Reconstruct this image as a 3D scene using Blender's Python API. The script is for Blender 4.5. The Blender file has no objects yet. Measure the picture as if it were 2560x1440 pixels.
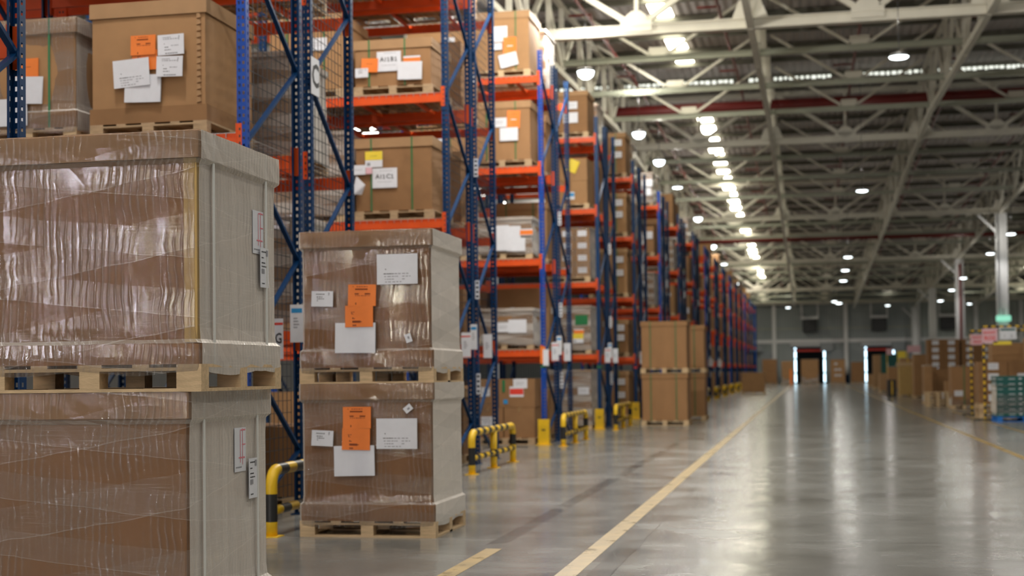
import bpy, math, random
from mathutils import Vector, Matrix
SC = bpy.context.scene
COL = SC.collection
PI = math.pi
# ------------------------------------------------------------------ camera
yaw, pitch, roll = math.radians(11.77), math.radians(1.587), math.radians(-0.692)
Fv = Vector((-math.sin(yaw)*math.cos(pitch), math.cos(yaw)*math.cos(pitch), math.sin(pitch)))
R0 = Vector((math.cos(yaw), math.sin(yaw), 0)); U0 = R0.cross(Fv)
Rv = math.cos(roll)*R0+math.sin(roll)*U0; Uv = -math.sin(roll)*R0+math.cos(roll)*U0
cd = bpy.data.cameras.new('camera'); cam = bpy.data.objects.new('camera', cd); COL.objects.link(cam)
m = Matrix((Rv, Uv, -Fv)).transposed().to_4x4(); m.translation = (0, 0, 1.5); cam.matrix_world = m
cd.sensor_width = 36.0; cd.lens = 3555/2560*36; cd.shift_y = (835.7-720)/2560
cd.clip_start = 0.1; cd.clip_end = 400
cd.dof.use_dof = True; cd.dof.focus_distance = 8.3; cd.dof.aperture_fstop = 2.0
SC.camera = cam
# ------------------------------------------------------------------ world, exposure
W = bpy.data.worlds.new('world'); SC.world = W; W.use_nodes = True
W.node_tree.nodes['Background'].inputs[0].default_value = (0.75, 0.82, 0.9, 1)
W.node_tree.nodes['Background'].inputs[1].default_value = 0.5
SC.view_settings.view_transform = 'Standard'; SC.view_settings.look = 'None'
SC.view_settings.gamma = 1.0; SC.view_settings.use_curve_mapping = False
SC.view_settings.exposure = -0.85
SC.cycles.use_denoising = True
SC.cycles.max_bounces = 6; SC.cycles.diffuse_bounces = 3; SC.cycles.glossy_bounces = 3
SC.cycles.transmission_bounces = 2; SC.cycles.transparent_max_bounces = 12
SC.cycles.sample_clamp_indirect = 6.0
SC.cycles.caustics_reflective = False; SC.cycles.caustics_refractive = False
LAMP_POWER = 85.0
# lamps hung from the roof: x, y, z of the lens
LAMPS_RIGHT = [(2.3, 36.0, 9.17), (2.3, 60.9, 8.95), (2.3, 83.3, 7.92), (2.3, 89.9, 7.62), (2.3, 95.3, 7.31), (2.3, 110.0, 6.52)]
LAMPS_FAR = [(10.7, 79.7, 8.64), (10.7, 88.6, 8.30), (10.7, 103.8, 7.81), (10.7, 112.2, 7.43), (10.7, 121.7, 7.07)]
LAMPS_LEFT = [(-6.0, 39.4, 9.97), (-6.0, 52.2, 10.33), (-6.0, 59.5, 10.35), (-6.0, 80.9, 10.19), (-6.0, 93.4, 9.68), (-6.0, 123.0, 9.0)]
LAMPS_ADDED = [(-2.5, 13.0, 9.4), (-2.5, 23.0, 9.4), (2.3, 12.0, 9.2), (2.3, 24.0, 9.2), (-2.2, 2.0, 9.2), (-5.0, -6.0, 9.2), (2.3, -8.0, 9.2), (-6.0, 10.8, 9.8), (-6.0, 19.0, 10.0), (-4.2, 25.0, 10.2), (-4.2, 18.0, 10.2), (-5.5, 31.3, 10.2), (-6.0, 68.0, 10.3), (-6.0, 106, 9.4),
                (-6.0, 137, 9.0), (9.0, 20, 9.2), (9.0, 36, 9.2), (9.0, 52, 9.2), (2.3, 128, 7.5), (-12, 19, 10), (-12, 27, 10), (-2, 150, 8.0), (8, 150, 8.0),
                (16, 150, 8.0), (20, 110, 8.5), (20, 60, 9.2)]  # lamps added as fill, most of them out of view

# ------------------------------------------------------------------ materials
def mat(name, col, rough=0.6, metal=0.0, noise=0.0, nscale=8.0, bump=0.0, bscale=40.0, emit=None, estr=0.0, spec=0.5, stretch=(1, 1, 1)):
    M = bpy.data.materials.new(name); M.use_nodes = True
    nt = M.node_tree; b = nt.nodes['Principled BSDF']
    b.inputs['Base Color'].default_value = (*col, 1); b.inputs['Roughness'].default_value = rough
    b.inputs['Metallic'].default_value = metal; b.inputs['Specular IOR Level'].default_value = spec
    if noise or bump:
        tc = nt.nodes.new('ShaderNodeTexCoord'); mp = nt.nodes.new('ShaderNodeMapping')
        mp.inputs['Scale'].default_value = stretch; nt.links.new(tc.outputs['Object'], mp.inputs['Vector'])
    if noise:
        n = nt.nodes.new('ShaderNodeTexNoise'); n.inputs['Scale'].default_value = nscale; n.inputs['Detail'].default_value = 4
        nt.links.new(mp.outputs[0], n.inputs['Vector'])
        r = nt.nodes.new('ShaderNodeMapRange'); r.inputs[1].default_value = 0.3; r.inputs[2].default_value = 0.7
        r.inputs[3].default_value = 1-noise; r.inputs[4].default_value = 1+noise; nt.links.new(n.outputs[0], r.inputs[0])
        mx = nt.nodes.new('ShaderNodeMix'); mx.data_type = 'RGBA'; mx.blend_type = 'MULTIPLY'; mx.inputs[0].default_value = 1
        mx.inputs[6].default_value = (*col, 1); nt.links.new(r.outputs[0], mx.inputs[7]); nt.links.new(mx.outputs[2], b.inputs['Base Color'])
    if bump:
        n2 = nt.nodes.new('ShaderNodeTexNoise'); n2.inputs['Scale'].default_value = bscale; nt.links.new(mp.outputs[0], n2.inputs['Vector'])
        bp = nt.nodes.new('ShaderNodeBump'); bp.inputs['Strength'].default_value = bump; bp.inputs['Distance'].default_value = 0.01
        nt.links.new(n2.outputs[0], bp.inputs['Height']); nt.links.new(bp.outputs[0], b.inputs['Normal'])
    if emit:
        b.inputs['Emission Color'].default_value = (*emit, 1); b.inputs['Emission Strength'].default_value = estr
    return M
M = {}
M['card'] = mat('kraft_cardboard', (0.34, 0.18, 0.078), 0.85, noise=0.08, nscale=5, bump=0.25, bscale=12, stretch=(1, 1, .3))
M['card2'] = mat('tan_cardboard', (0.38, 0.21, 0.093), 0.85, noise=0.07, nscale=4, bump=0.2, bscale=9)
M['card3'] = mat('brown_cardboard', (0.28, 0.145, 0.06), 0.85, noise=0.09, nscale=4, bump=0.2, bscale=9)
M['card4'] = mat('dimmed_brown_cardboard', (0.30, 0.142, 0.055), 0.85, noise=0.09, nscale=4, bump=0.2, bscale=9)  # brown board darkened for the weaker light on the wrapped aisle boxes
M['card5'] = mat('wrapped_lid_cardboard', (0.36, 0.20, 0.095), 0.85, noise=0.07, nscale=4)
M['lid'] = mat('lid_cardboard', (0.40, 0.235, 0.115), 0.85, noise=0.06, nscale=6)
M['edge'] = mat('yellow_edge_board', (0.55, 0.36, 0.13), 0.8, noise=0.06)
M['tape'] = mat('brown_tape', (0.30, 0.17, 0.07), 0.3)
M['wood'] = mat('pallet_wood', (0.60, 0.43, 0.25), 0.8, noise=0.16, nscale=7, bump=0.3, stretch=(1, 6, 6))
M['wood2'] = mat('weathered_pallet_wood', (0.45, 0.31, 0.18), 0.85, noise=0.18, nscale=7, stretch=(1, 6, 6))
M['paper'] = mat('white_paper', (0.74, 0.75, 0.80), 0.55, noise=0.03, bump=0.3, bscale=9)
M['opaper'] = mat('orange_paper', (0.88, 0.22, 0.03), 0.55, noise=0.05, bump=0.3, bscale=9)
M['ypaper'] = mat('yellow_paper', (0.85, 0.65, 0.05), 0.55)
M['rpaper'] = mat('red_ink', (0.75, 0.05, 0.03), 0.5)
M['bpaper'] = mat('blue_ink', (0.02, 0.28, 0.62), 0.5)
M['rmark'] = mat('red_marker', (0.75, 0.22, 0.27), 0.5)
M['pink'] = mat('pink_board', (0.75, 0.45, 0.50), 0.5)
M['ink'] = mat('black_ink', (0.03, 0.03, 0.035), 0.5)
M['grey_ink'] = mat('grey_ink', (0.30, 0.30, 0.33), 0.5)
M['dink'] = mat('dark_print_on_orange', (0.35, 0.07, 0.01), 0.5)
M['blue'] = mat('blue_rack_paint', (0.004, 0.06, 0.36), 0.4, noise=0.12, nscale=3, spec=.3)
M['blue2'] = mat('shaded_blue_rack_paint', (0.0015, 0.034, 0.115), 0.45, noise=0.12, nscale=3, spec=.25)  # darker copy of the rack blue, shade put into the colour
M['orange'] = mat('orange_beam_paint', (0.70, 0.085, 0.012), 0.45, spec=.3, noise=0.10, nscale=3)
M['yellow'] = mat('yellow_guard_paint', (0.80, 0.50, 0.015), 0.4, noise=0.15, nscale=4)
M['black'] = mat('black_paint', (0.018, 0.018, 0.018), 0.45)
M['zinc'] = mat('zinc_wire', (0.40, 0.40, 0.40), 0.4, metal=0.7)
M['darkwire'] = mat('dark_wire', (0.05, 0.06, 0.07), 0.5, metal=0.3)
M['gstrap'] = mat('green_strap', (0.02, 0.18, 0.06), 0.35)
M['wstrap'] = mat('white_strap', (0.75, 0.75, 0.72), 0.35)
M['steel'] = mat('cream_steel_paint', (0.74, 0.71, 0.61), 0.5, noise=0.06, nscale=1.5)
M['purlin'] = mat('olive_purlin_paint', (0.17, 0.165, 0.13), 0.6)
M['steel2'] = mat('grey_green_steel_paint', (0.44, 0.46, 0.37), 0.5, noise=0.06, nscale=1.5)
M['steelw'] = mat('white_steel_paint', (0.85, 0.85, 0.85), 0.5)
M['red'] = mat('dark_red_pipe', (0.17, 0.012, 0.010), 0.4)
M['unit'] = mat('dark_grille', (0.03, 0.035, 0.035), 0.6)
M['door'] = mat('black_doorway', (0.004, 0.004, 0.004), 0.9)
M['shutter'] = mat('white_shutter', (0.62, 0.63, 0.64), 0.5)
M['greycush'] = mat('grey_dock_cushion', (0.33, 0.36, 0.38), 0.7)
M['teal'] = mat('teal_cardboard', (0.003, 0.09, 0.08), 0.5, noise=0.06)
M['bluepl'] = mat('blue_pallet', (0.01, 0.16, 0.55), 0.5)
M['daylight'] = mat('daylight_gap', (0.7, 0.9, 1.0), 0.5, emit=(0.62, 0.86, 1.0), estr=7.0)
M['sky'] = mat('translucent_roof_sheet', (0.9, 0.9, 0.8), 0.5, emit=(1.0, 0.95, 0.76), estr=26.0)
M['sky_added'] = mat('added_roof_light_sheet', (0.9, 0.9, 0.85), 0.5, emit=(1.0, 0.97, 0.88), estr=15.0)  # added strips above the view, lighting the foreground
M['ridge'] = mat('ridge_daylight', (0.9, 0.9, 0.85), 0.5, emit=(0.95, 1.0, 0.88), estr=2.2)
M['lens'] = mat('lamp_lens', (1, 1, 1), 0.3, emit=(0.88, 0.98, 1.0), estr=14.0)
M['exit'] = mat('lit_exit_sign', (0.4, 0.9, 0.7), 0.5, emit=(0.35, 0.95, 0.68), estr=1.3)
M['glint_strip'] = mat('added_glint_strip', (1, 1, 1), 0.5, emit=(0.95, 0.90, 1.0), estr=105.0)  # added unseen source, mirrored in the stretch film
M['glint_strip_warm'] = mat('added_warm_glint_strip', (1, 1, 1), 0.5, emit=(1.0, 0.92, 0.70), estr=105.0)
M['roofbox'] = mat('lamp_housing', (0.10, 0.10, 0.10), 0.4)

def corr(name, col, axis, scale, rough=0.55, strength=0.6):
    """corrugated sheet: ribs from a wave texture, as bump"""
    X = mat(name, col, rough, noise=0.07, nscale=0.6)
    nt = X.node_tree; b = nt.nodes['Principled BSDF']
    tc = nt.nodes.new('ShaderNodeTexCoord'); w = nt.nodes.new('ShaderNodeTexWave'); w.bands_direction = axis
    w.inputs['Scale'].default_value = scale; nt.links.new(tc.outputs['Object'], w.inputs['Vector'])
    bp = nt.nodes.new('ShaderNodeBump'); bp.inputs['Strength'].default_value = strength; bp.inputs['Distance'].default_value = 0.06
    nt.links.new(w.outputs['Fac'], bp.inputs['Height']); nt.links.new(bp.outputs[0], b.inputs['Normal'])
    return X
M['roof'] = corr('roof_sheet', (0.47, 0.43, 0.41), 'X', 1.0, strength=0.8)
M['wallend'] = corr('grey_wall_sheet', (0.37, 0.41, 0.41), 'X', 1.1)
M['wallend2'] = corr('pale_green_wall_sheet', (0.42, 0.46, 0.43), 'X', 0.5)
M['wallback'] = corr('dark_back_wall_sheet', (0.09, 0.09, 0.095), 'X', 1.0)
M['wallside'] = corr('side_wall_sheet', (0.42, 0.42, 0.42), 'Y', 1.0)

def film_mat(name, haze, ridge=1.0, warm=(1, 1, 1)):
    """clear stretch film: see-through, milky where it overlaps, pulled into upright wrinkles"""
    X = bpy.data.materials.new(name); X.use_nodes = True; nt = X.node_tree; N = nt.nodes; L = nt.links
    N.clear(); out = N.new('ShaderNodeOutputMaterial')
    tc = N.new('ShaderNodeTexCoord'); sep = N.new('ShaderNodeSeparateXYZ'); L.new(tc.outputs['Object'], sep.inputs[0])
    def math_(op, a, b=None, c=None):
        n = N.new('ShaderNodeMath'); n.operation = op
        for i, v in enumerate((a, b, c)):
            if v is None: continue
            if isinstance(v, (int, float)): n.inputs[i].default_value = v
            else: L.new(v, n.inputs[i])
        return n.outputs[0]
    u = math_('ADD', sep.outputs[0], sep.outputs[1]); z = sep.outputs[2]
    cmb = N.new('ShaderNodeCombineXYZ'); L.new(u, cmb.inputs[0]); L.new(z, cmb.inputs[2])
    def noise(scale, sx, sz, det=3, off=0.0):
        mp = N.new('ShaderNodeMapping'); mp.inputs['Scale'].default_value = (sx, 1, sz); mp.inputs['Location'].default_value = (off, off, off)
        L.new(cmb.outputs[0], mp.inputs[0]); n = N.new('ShaderNodeTexNoise'); n.inputs['Scale'].default_value = scale; n.inputs['Detail'].default_value = det
        L.new(mp.outputs[0], n.inputs['Vector']); return n.outputs[0]
    warp = math_('MULTIPLY', math_('SUBTRACT', noise(2.2, 1, 1.6), 0.5), 0.10)
    uw = math_('ADD', u, warp)
    # ridges 4.2 cm apart, sharpened
    s = math_('SINE', math_('MULTIPLY', uw, 2*PI/0.043)); s = math_('POWER', math_('ADD', math_('MULTIPLY', s, 0.5), 0.5), 3.5)
    amp = noise(3.0, 1.0, 0.8, 2, 5.0); ampm = N.new('ShaderNodeMapRange'); ampm.inputs[1].default_value = .38; ampm.inputs[2].default_value = .58; L.new(amp, ampm.inputs[0])
    ridges = math_('MULTIPLY', s, ampm.outputs[0])
    crinkle = noise(110, 1.0, 1.3, 3); cr2 = N.new('ShaderNodeMapRange'); cr2.inputs[1].default_value = .42; cr2.inputs[2].default_value = .62; L.new(crinkle, cr2.inputs[0])
    fib = noise(26, 0.12, 7.0, 3, 9.0); fb = N.new('ShaderNodeMapRange'); fb.inputs[1].default_value = .56; fb.inputs[2].default_value = .70; L.new(fib, fb.inputs[0])
    long_ = noise(9, 0.5, 6, 3, 2.0)
    height = math_('ADD', math_('MULTIPLY', ridges, 0.30*ridge), math_('ADD', math_('MULTIPLY', math_('MULTIPLY', crinkle, math_('ADD', ridges, 0.12)), 0.10), math_('MULTIPLY', long_, 0.045)))
    bp = N.new('ShaderNodeBump'); bp.inputs['Strength'].default_value = 1.0; bp.inputs['Distance'].default_value = 0.011; L.new(height, bp.inputs['Height'])
    # overlapping bands: slanted edges
    def band(freq, slope, off):
        t = math_('FRACT', math_('ADD', math_('MULTIPLY', z, freq), math_('ADD', math_('MULTIPLY', u, slope), math_('ADD', math_('MULTIPLY', warp, 1.5), off))))
        edge = math_('LESS_THAN', t, 0.014); fill = math_('LESS_THAN', t, 0.45)
        return edge, fill
    e1, f1 = band(3.1, 0.32, 0.2); e2, f2 = band(2.3, -0.42, 0.55)
    hz = math_('ADD', math_('MULTIPLY', f1, haze), math_('MULTIPLY', f2, haze*0.8)); hz = math_('ADD', hz, haze*0.5)
    hz = math_('ADD', hz, math_('MULTIPLY', math_('MAXIMUM', e1, e2), 0.12)); hz = math_('ADD', hz, math_('MULTIPLY', math_('MULTIPLY', ridges, cr2.outputs[0]), 0.13*ridge))
    hz = math_('ADD', hz, math_('MULTIPLY', math_('MULTIPLY', fb.outputs[0], math_('ADD', f2, 0.3)), 0.12))
    lw = N.new('ShaderNodeLayerWeight'); lw.inputs[0].default_value = 0.5; hz = math_('ADD', hz, math_('MULTIPLY', math_('POWER', lw.outputs['Facing'], 2.0), 1.75))
    clamp = N.new('ShaderNodeClamp'); L.new(hz, clamp.inputs[0]); clamp.inputs[2].default_value = 0.9
    tr = N.new('ShaderNodeBsdfTransparent'); tr.inputs[0].default_value = (0.97, 0.97, 0.97, 1)
    df = N.new('ShaderNodeBsdfDiffuse'); df.inputs[0].default_value = (0.80*warm[0], 0.74*warm[1], 0.68*warm[2], 1)
    m1 = N.new('ShaderNodeMixShader'); L.new(clamp.outputs[0], m1.inputs[0]); L.new(tr.outputs[0], m1.inputs[1]); L.new(df.outputs[0], m1.inputs[2])
    gl = N.new('ShaderNodeBsdfGlossy'); gl.inputs['Roughness'].default_value = 0.07; gl.inputs[0].default_value = (1, 1, 1, 1); L.new(bp.outputs[0], gl.inputs['Normal'])
    fr = N.new('ShaderNodeFresnel'); fr.inputs[0].default_value = 1.55; L.new(bp.outputs[0], fr.inputs['Normal'])
    fac = math_('MINIMUM', math_('MULTIPLY', fr.outputs[0], math_('ADD', math_('MULTIPLY', math_('ADD', f1, f2), 0.5), math_('ADD', math_('MULTIPLY', ridges, 1.8), 0.22))), 0.35)
    m2 = N.new('ShaderNodeMixShader'); L.new(fac, m2.inputs[0]); L.new(m1.outputs[0], m2.inputs[1]); L.new(gl.outputs[0], m2.inputs[2])
    L.new(m2.outputs[0], out.inputs[0]); return X
M['film'] = film_mat('clear_stretch_film', 0.035)
M['film2'] = film_mat('hazy_stretch_film', 0.22, 0.5)

def floor_mat():
    X = mat('polished_concrete', (0.40, 0.40, 0.37), 0.2); nt = X.node_tree; N = nt.nodes; L = nt.links; b = N['Principled BSDF']
    tc = N.new('ShaderNodeTexCoord'); sep = N.new('ShaderNodeSeparateXYZ'); L.new(tc.outputs['Object'], sep.inputs[0])
    def nz(scale, s, det=5):
        mp = N.new('ShaderNodeMapping'); mp.inputs['Scale'].default_value = s; L.new(tc.outputs['Object'], mp.inputs[0])
        n = N.new('ShaderNodeTexNoise'); n.inputs['Scale'].default_value = scale; n.inputs['Detail'].default_value = det; L.new(mp.outputs[0], n.inputs[0]); return n.outputs[0]
    cr = N.new('ShaderNodeValToRGB'); cr.color_ramp.elements[0].position = 0.35; cr.color_ramp.elements[1].position = 0.7
    cr.color_ramp.elements[0].color = (0.17, 0.166, 0.152, 1); cr.color_ramp.elements[1].color = (0.275, 0.275, 0.26, 1)
    L.new(nz(0.5, (1, 1, 1)), cr.inputs[0])
    def mul(c, d, f=1.0):
        m = N.new('ShaderNodeMix'); m.data_type = 'RGBA'; m.blend_type = 'MULTIPLY'; m.inputs[0].default_value = f
        L.new(c, m.inputs[6]); L.new(d, m.inputs[7]); return m.outputs[2]
    r = N.new('ShaderNodeMapRange'); r.inputs[1].default_value = .3; r.inputs[2].default_value = .7; r.inputs[3].default_value = .88; r.inputs[4].default_value = 1.08
    L.new(nz(3.0, (0.6, 2.2, 1)), r.inputs[0]); c = mul(cr.outputs[0], r.outputs[0])
    # expansion joints every 6.125 m across, one long joint by the yellow line
    def M_(op, a, b_):
        n = N.new('ShaderNodeMath'); n.operation = op
        for i, v in enumerate((a, b_)):
            if isinstance(v, (int, float)): n.inputs[i].default_value = v
            else: L.new(v, n.inputs[i])
        return n.outputs[0]
    wob = M_('MULTIPLY', M_('SUBTRACT', nz(1.2, (1, 1, 1), 2), 0.5), 0.06)
    t = M_('FRACT', M_('DIVIDE', M_('ADD', M_('SUBTRACT', sep.outputs[1], 12.72), M_('MULTIPLY', wob, 0.5)), 6.125), 0)
    j = M_('MINIMUM', t, M_('SUBTRACT', 1.0, t)); jl = M_('LESS_THAN', j, 0.0014)
    xj = M_('ABSOLUTE', M_('ADD', M_('ADD', sep.outputs[0], 1.46), M_('MULTIPLY', wob, 1.0)), 0); xl = M_('LESS_THAN', xj, 0.007)
    # dark worn track between racks and yellow line
    xw = M_('ABSOLUTE', M_('ADD', M_('ADD', sep.outputs[0], 2.72), M_('MULTIPLY', wob, 0.4)), 0)
    trk = M_('MULTIPLY', M_('LESS_THAN', xw, 0.085), M_('GREATER_THAN', nz(1.3, (1, .6, 1), 2), 0.40))
    trk = M_('MULTIPLY', trk, M_('GREATER_THAN', sep.outputs[1], 12.0))
    trk = M_('MULTIPLY', trk, M_('LESS_THAN', sep.outputs[1], 32.0))
    g = M_('SUBTRACT', 1.0, M_('MULTIPLY', M_('MAXIMUM', jl, xl), 0.65)); g = M_('MULTIPLY', g, M_('SUBTRACT', 1.0, M_('MULTIPLY', trk, 0.42)))
    xp = M_('MULTIPLY', M_('LESS_THAN', M_('ABSOLUTE', M_('ADD', M_('ADD', sep.outputs[0], 1.55), wob), 0), 0.09), M_('LESS_THAN', sep.outputs[1], 12.7))
    g = M_('MULTIPLY', g, M_('SUBTRACT', 1.0, M_('MULTIPLY', xp, 0.25)))
    c = mul(c, g); L.new(c, b.inputs['Base Color'])
    rr = N.new('ShaderNodeMapRange'); rr.inputs[1].default_value = .3; rr.inputs[2].default_value = .7; rr.inputs[3].default_value = .14; rr.inputs[4].default_value = .24
    L.new(nz(1.4, (1, 1, 1)), rr.inputs[0]); L.new(rr.outputs[0], b.inputs['Roughness'])
    bp = N.new('ShaderNodeBump'); bp.inputs['Strength'].default_value = .12; bp.inputs['Distance'].default_value = .02; L.new(nz(5, (1, 1, 1), 3), bp.inputs['Height']); L.new(bp.outputs[0], b.inputs['Normal'])
    b.inputs['Specular IOR Level'].default_value = 0.34
    return X
M['floor'] = floor_mat()
def worn_paint():
    X = mat('worn_yellow_floor_paint', (0.34, 0.225, 0.06), 0.35, noise=0.22, nscale=4); nt = X.node_tree; N = nt.nodes; L = nt.links; b = N['Principled BSDF']
    tc = N.new('ShaderNodeTexCoord'); n = N.new('ShaderNodeTexNoise'); n.inputs['Scale'].default_value = 2.5; n.inputs['Detail'].default_value = 6; n.inputs['Roughness'].default_value = .7
    L.new(tc.outputs['Object'], n.inputs[0]); r = N.new('ShaderNodeMapRange'); r.inputs[1].default_value = .36; r.inputs[2].default_value = .44; r.inputs[3].default_value = .35; L.new(n.outputs[0], r.inputs[0])
    L.new(r.outputs[0], b.inputs['Alpha']); return X
M['floorpaint'] = worn_paint()

# ------------------------------------------------------------------ mesh builder
class MB:
    def __init__(s): s.v = []; s.f = []; s.m = []; s.mats = []
    def mi(s, k):
        if k not in s.mats: s.mats.append(k)
        return s.mats.index(k)
    def add(s, vs, fs, k):
        n = len(s.v); s.v += [tuple(p) for p in vs]; i = s.mi(k)
        for f in fs: s.f.append([a+n for a in f]); s.m.append(i)
        return s
    def box(s, x0, x1, y0, y1, z0, z1, k):
        vs = [(x0, y0, z0), (x1, y0, z0), (x1, y1, z0), (x0, y1, z0), (x0, y0, z1), (x1, y0, z1), (x1, y1, z1), (x0, y1, z1)]
        return s.add(vs, [(3, 2, 1, 0), (4, 5, 6, 7), (0, 1, 5, 4), (1, 2, 6, 5), (2, 3, 7, 6), (3, 0, 4, 7)], k)
    def bar(s, a, b, w, h, k, up=(0, 0, 1)):
        a = Vector(a); b = Vector(b); d = (b-a).normalized(); u = Vector(up)
        if abs(d.dot(u)) > .99: u = Vector((1, 0, 0))
        r = d.cross(u).normalized()*w/2; t = r.cross(d).normalized()*h/2
        vs = [p+q for p in (a, b) for q in (-r-t, r-t, r+t, -r+t)]
        return s.add(vs, [(0, 1, 2, 3), (7, 6, 5, 4), (0, 4, 5, 1), (1, 5, 6, 2), (2, 6, 7, 3), (3, 7, 4, 0)], k)
    def tube(s, pts, r, k, n=10, ks=None):
        pts = [Vector(p) for p in pts]; rings = []
        for i, p in enumerate(pts):
            d = (pts[min(i+1, len(pts)-1)]-pts[max(i-1, 0)]).normalized()
            u = Vector((1, 0, 0)) if abs(d.x) < .9 else Vector((0, 0, 1))
            a = d.cross(u).normalized(); c = d.cross(a)
            rings.append([p+(a*math.cos(2*PI*j/n)+c*math.sin(2*PI*j/n))*r for j in range(n)])
        base = len(s.v); s.v += [tuple(q) for ring in rings for q in ring]
        for i in range(len(pts)-1):
            kk = s.mi(ks[i] if ks else k)
            for j in range(n):
                s.f.append([base+i*n+j, base+i*n+(j+1) % n, base+(i+1)*n+(j+1) % n, base+(i+1)*n+j]); s.m.append(kk)
        s.f.append([base+j for j in range(n)][::-1]); s.m.append(s.mi(k)); s.f.append([base+(len(pts)-1)*n+j for j in range(n)]); s.m.append(s.mi(k))
        return s
    def lathe(s, prof, k, n=24, c=(0, 0, 0), ks=None):
        base = len(s.v)
        for r, z in prof:
            for j in range(n): s.v.append((c[0]+r*math.cos(2*PI*j/n), c[1]+r*math.sin(2*PI*j/n), c[2]+z))
        for i in range(len(prof)-1):
            kk = s.mi(ks[i] if ks else k)
            for j in range(n): s.f.append([base+i*n+j, base+i*n+(j+1) % n, base+(i+1)*n+(j+1) % n, base+(i+1)*n+j]); s.m.append(kk)
        return s
    def prism(s, poly, y0, y1, k):          # polygon in x,z extruded along y
        n = len(poly); vs = [(x, y0, z) for x, z in poly]+[(x, y1, z) for x, z in poly]
        return s.add(vs, [list(range(n)), list(range(2*n-1, n-1, -1))]+[(i, i+n, (i+1) % n+n, (i+1) % n) for i in range(n)], k)
    def mesh(s, name, smooth=False):
        me = bpy.data.meshes.new(name); me.from_pydata(s.v, [], s.f); me.update()
        for k in s.mats: me.materials.append(M[k])
        me.polygons.foreach_set('material_index', s.m)
        if smooth: me.polygons.foreach_set('use_smooth', [True]*len(s.f))
        return me
CACHE = {}
def cached(key, fn, smooth=False):
    if key not in CACHE: CACHE[key] = fn().mesh(str(key[0] if isinstance(key, tuple) else key), smooth)
    return CACHE[key]
def put(name, me, parent=None, loc=(0, 0, 0), rot=(0, 0, 0)):
    if isinstance(me, MB): me = me.mesh(name)
    o = bpy.data.objects.new(name, me); COL.objects.link(o); o.location = loc; o.rotation_euler = rot
    if parent: o.parent = parent
    return o
def tag(o, label, cat, group=None, kind=None):
    o['label'] = label; o['category'] = cat
    if group: o['group'] = group
    if kind: o['kind'] = kind
    return o
def thing(name, label, cat, loc=(0, 0, 0), rot=0, group=None):
    o = bpy.data.objects.new(name, None); COL.objects.link(o); o.location = loc; o.rotation_euler = (0, 0, rot)
    o.empty_display_size = .2
    return tag(o, label, cat, group)
def struct(name, me, **k):
    o = put(name, me, **k); o['kind'] = 'structure'; return o

TXT = {}
def code_geo(body):
    """bold stock code, each figure 1 with its flag and foot"""
    vs = []; fs = []; x = 0.0
    def quad(p):
        n = len(vs); vs.extend([(a, b, 0) for a, b in p]); fs.append([n, n+1, n+2, n+3])
    for ch in body:
        if ch == '1':
            quad([(x+.20, -.34), (x+.33, -.34), (x+.33, .34), (x+.20, .34)]); quad([(x+.04, .14), (x+.20, .22), (x+.20, .34), (x+.04, .22)]); quad([(x+.06, -.34), (x+.47, -.34), (x+.47, -.24), (x+.06, -.24)]); x += .62
        elif ch == 'I':
            quad([(x+.06, -.34), (x+.19, -.34), (x+.19, .34), (x+.06, .34)]); x += .36
        else:
            v, f = text_geo(ch); x0 = min(p[0] for p in v); x1 = max(p[0] for p in v); n = len(vs)
            vs.extend([(p[0]-x0+x+.03, p[1], 0) for p in v]); fs.extend([[q+n for q in a] for a in f]); x += x1-x0+.10
    return [(a-x/2, b, c) for a, b, c in vs], fs
def text_geo(body):
    if len(body) == 5 and body[:2] == 'AI': return code_geo(body)
    if body in TXT: return TXT[body]
    cu = bpy.data.curves.new('t', 'FONT'); cu.body = body; cu.align_x = 'CENTER'; cu.align_y = 'CENTER'; cu.resolution_u = 2; cu.offset = 0.022
    o = bpy.data.objects.new('t', cu); COL.objects.link(o)
    dg = bpy.context.evaluated_depsgraph_get(); me = o.evaluated_get(dg).to_mesh()
    vs = [tuple(v.co) for v in me.vertices]; fs = [list(p.vertices) for p in me.polygons]
    o.evaluated_get(dg).to_mesh_clear(); COL.objects.unlink(o); bpy.data.objects.remove(o); bpy.data.curves.remove(cu)
    TXT[body] = (vs, fs); return TXT[body]
def sheet(w, h, base='paper', text=None, tsize=0.1, tz=0.0, lines=None, ink='ink', blocks=(), seed=0, curl=0.0):
    """a paper sheet facing -y, centred; text and printed lines lie 1 mm proud of it"""
    mb = MB(); n = 6
    vs = []; fs = []
    for i in range(n+1):
        u = i/n
        for j in (0, 1):
            yy = -0.004-curl*(u-.5)**2*4*(0.5+0.5*(1-j))
            vs.append((-w/2+u*w, yy, -h/2+j*h))
    for i in range(n): fs.append((i*2, i*2+2, i*2+3, i*2+1))
    mb.add(vs, fs, base); mb.add([(x, -0.001, z) for x, y, z in vs], [f[::-1] for f in fs], base)
    y = -0.0055
    def q(x0, x1, z0, z1, k): mb.add([(x0, y, z0), (x1, y, z0), (x1, y, z1), (x0, y, z1)], [(0, 1, 2, 3)], k)
    for (x0, x1, z0, z1, k) in blocks: q(x0*w, x1*w, z0*h, z1*h, k)
    if text:
        vs, fs = text_geo(text); xs = [v[0] for v in vs]
        mb.add([(vx*tsize, y, vz*tsize+tz) for vx, vz, _ in vs], fs, ink)
    if lines:
        rnd = random.Random(seed)
        for (x0, x1, z, k) in lines:
            x = x0
            while x < x1-.01:
                l = min(rnd.uniform(.03, .09), x1-x); q(x*w, (x+l)*w, z*h-.0035, z*h+.0035, k); x += l+rnd.uniform(.01, .03)
    return mb
def form_lines(k='grey_ink', n=4, z0=-.15, dz=-.09, x0=-.42, x1=.1):
    return [(x0, x1-(i % 3)*.08, z0+dz*i, k) for i in range(n)]
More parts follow.
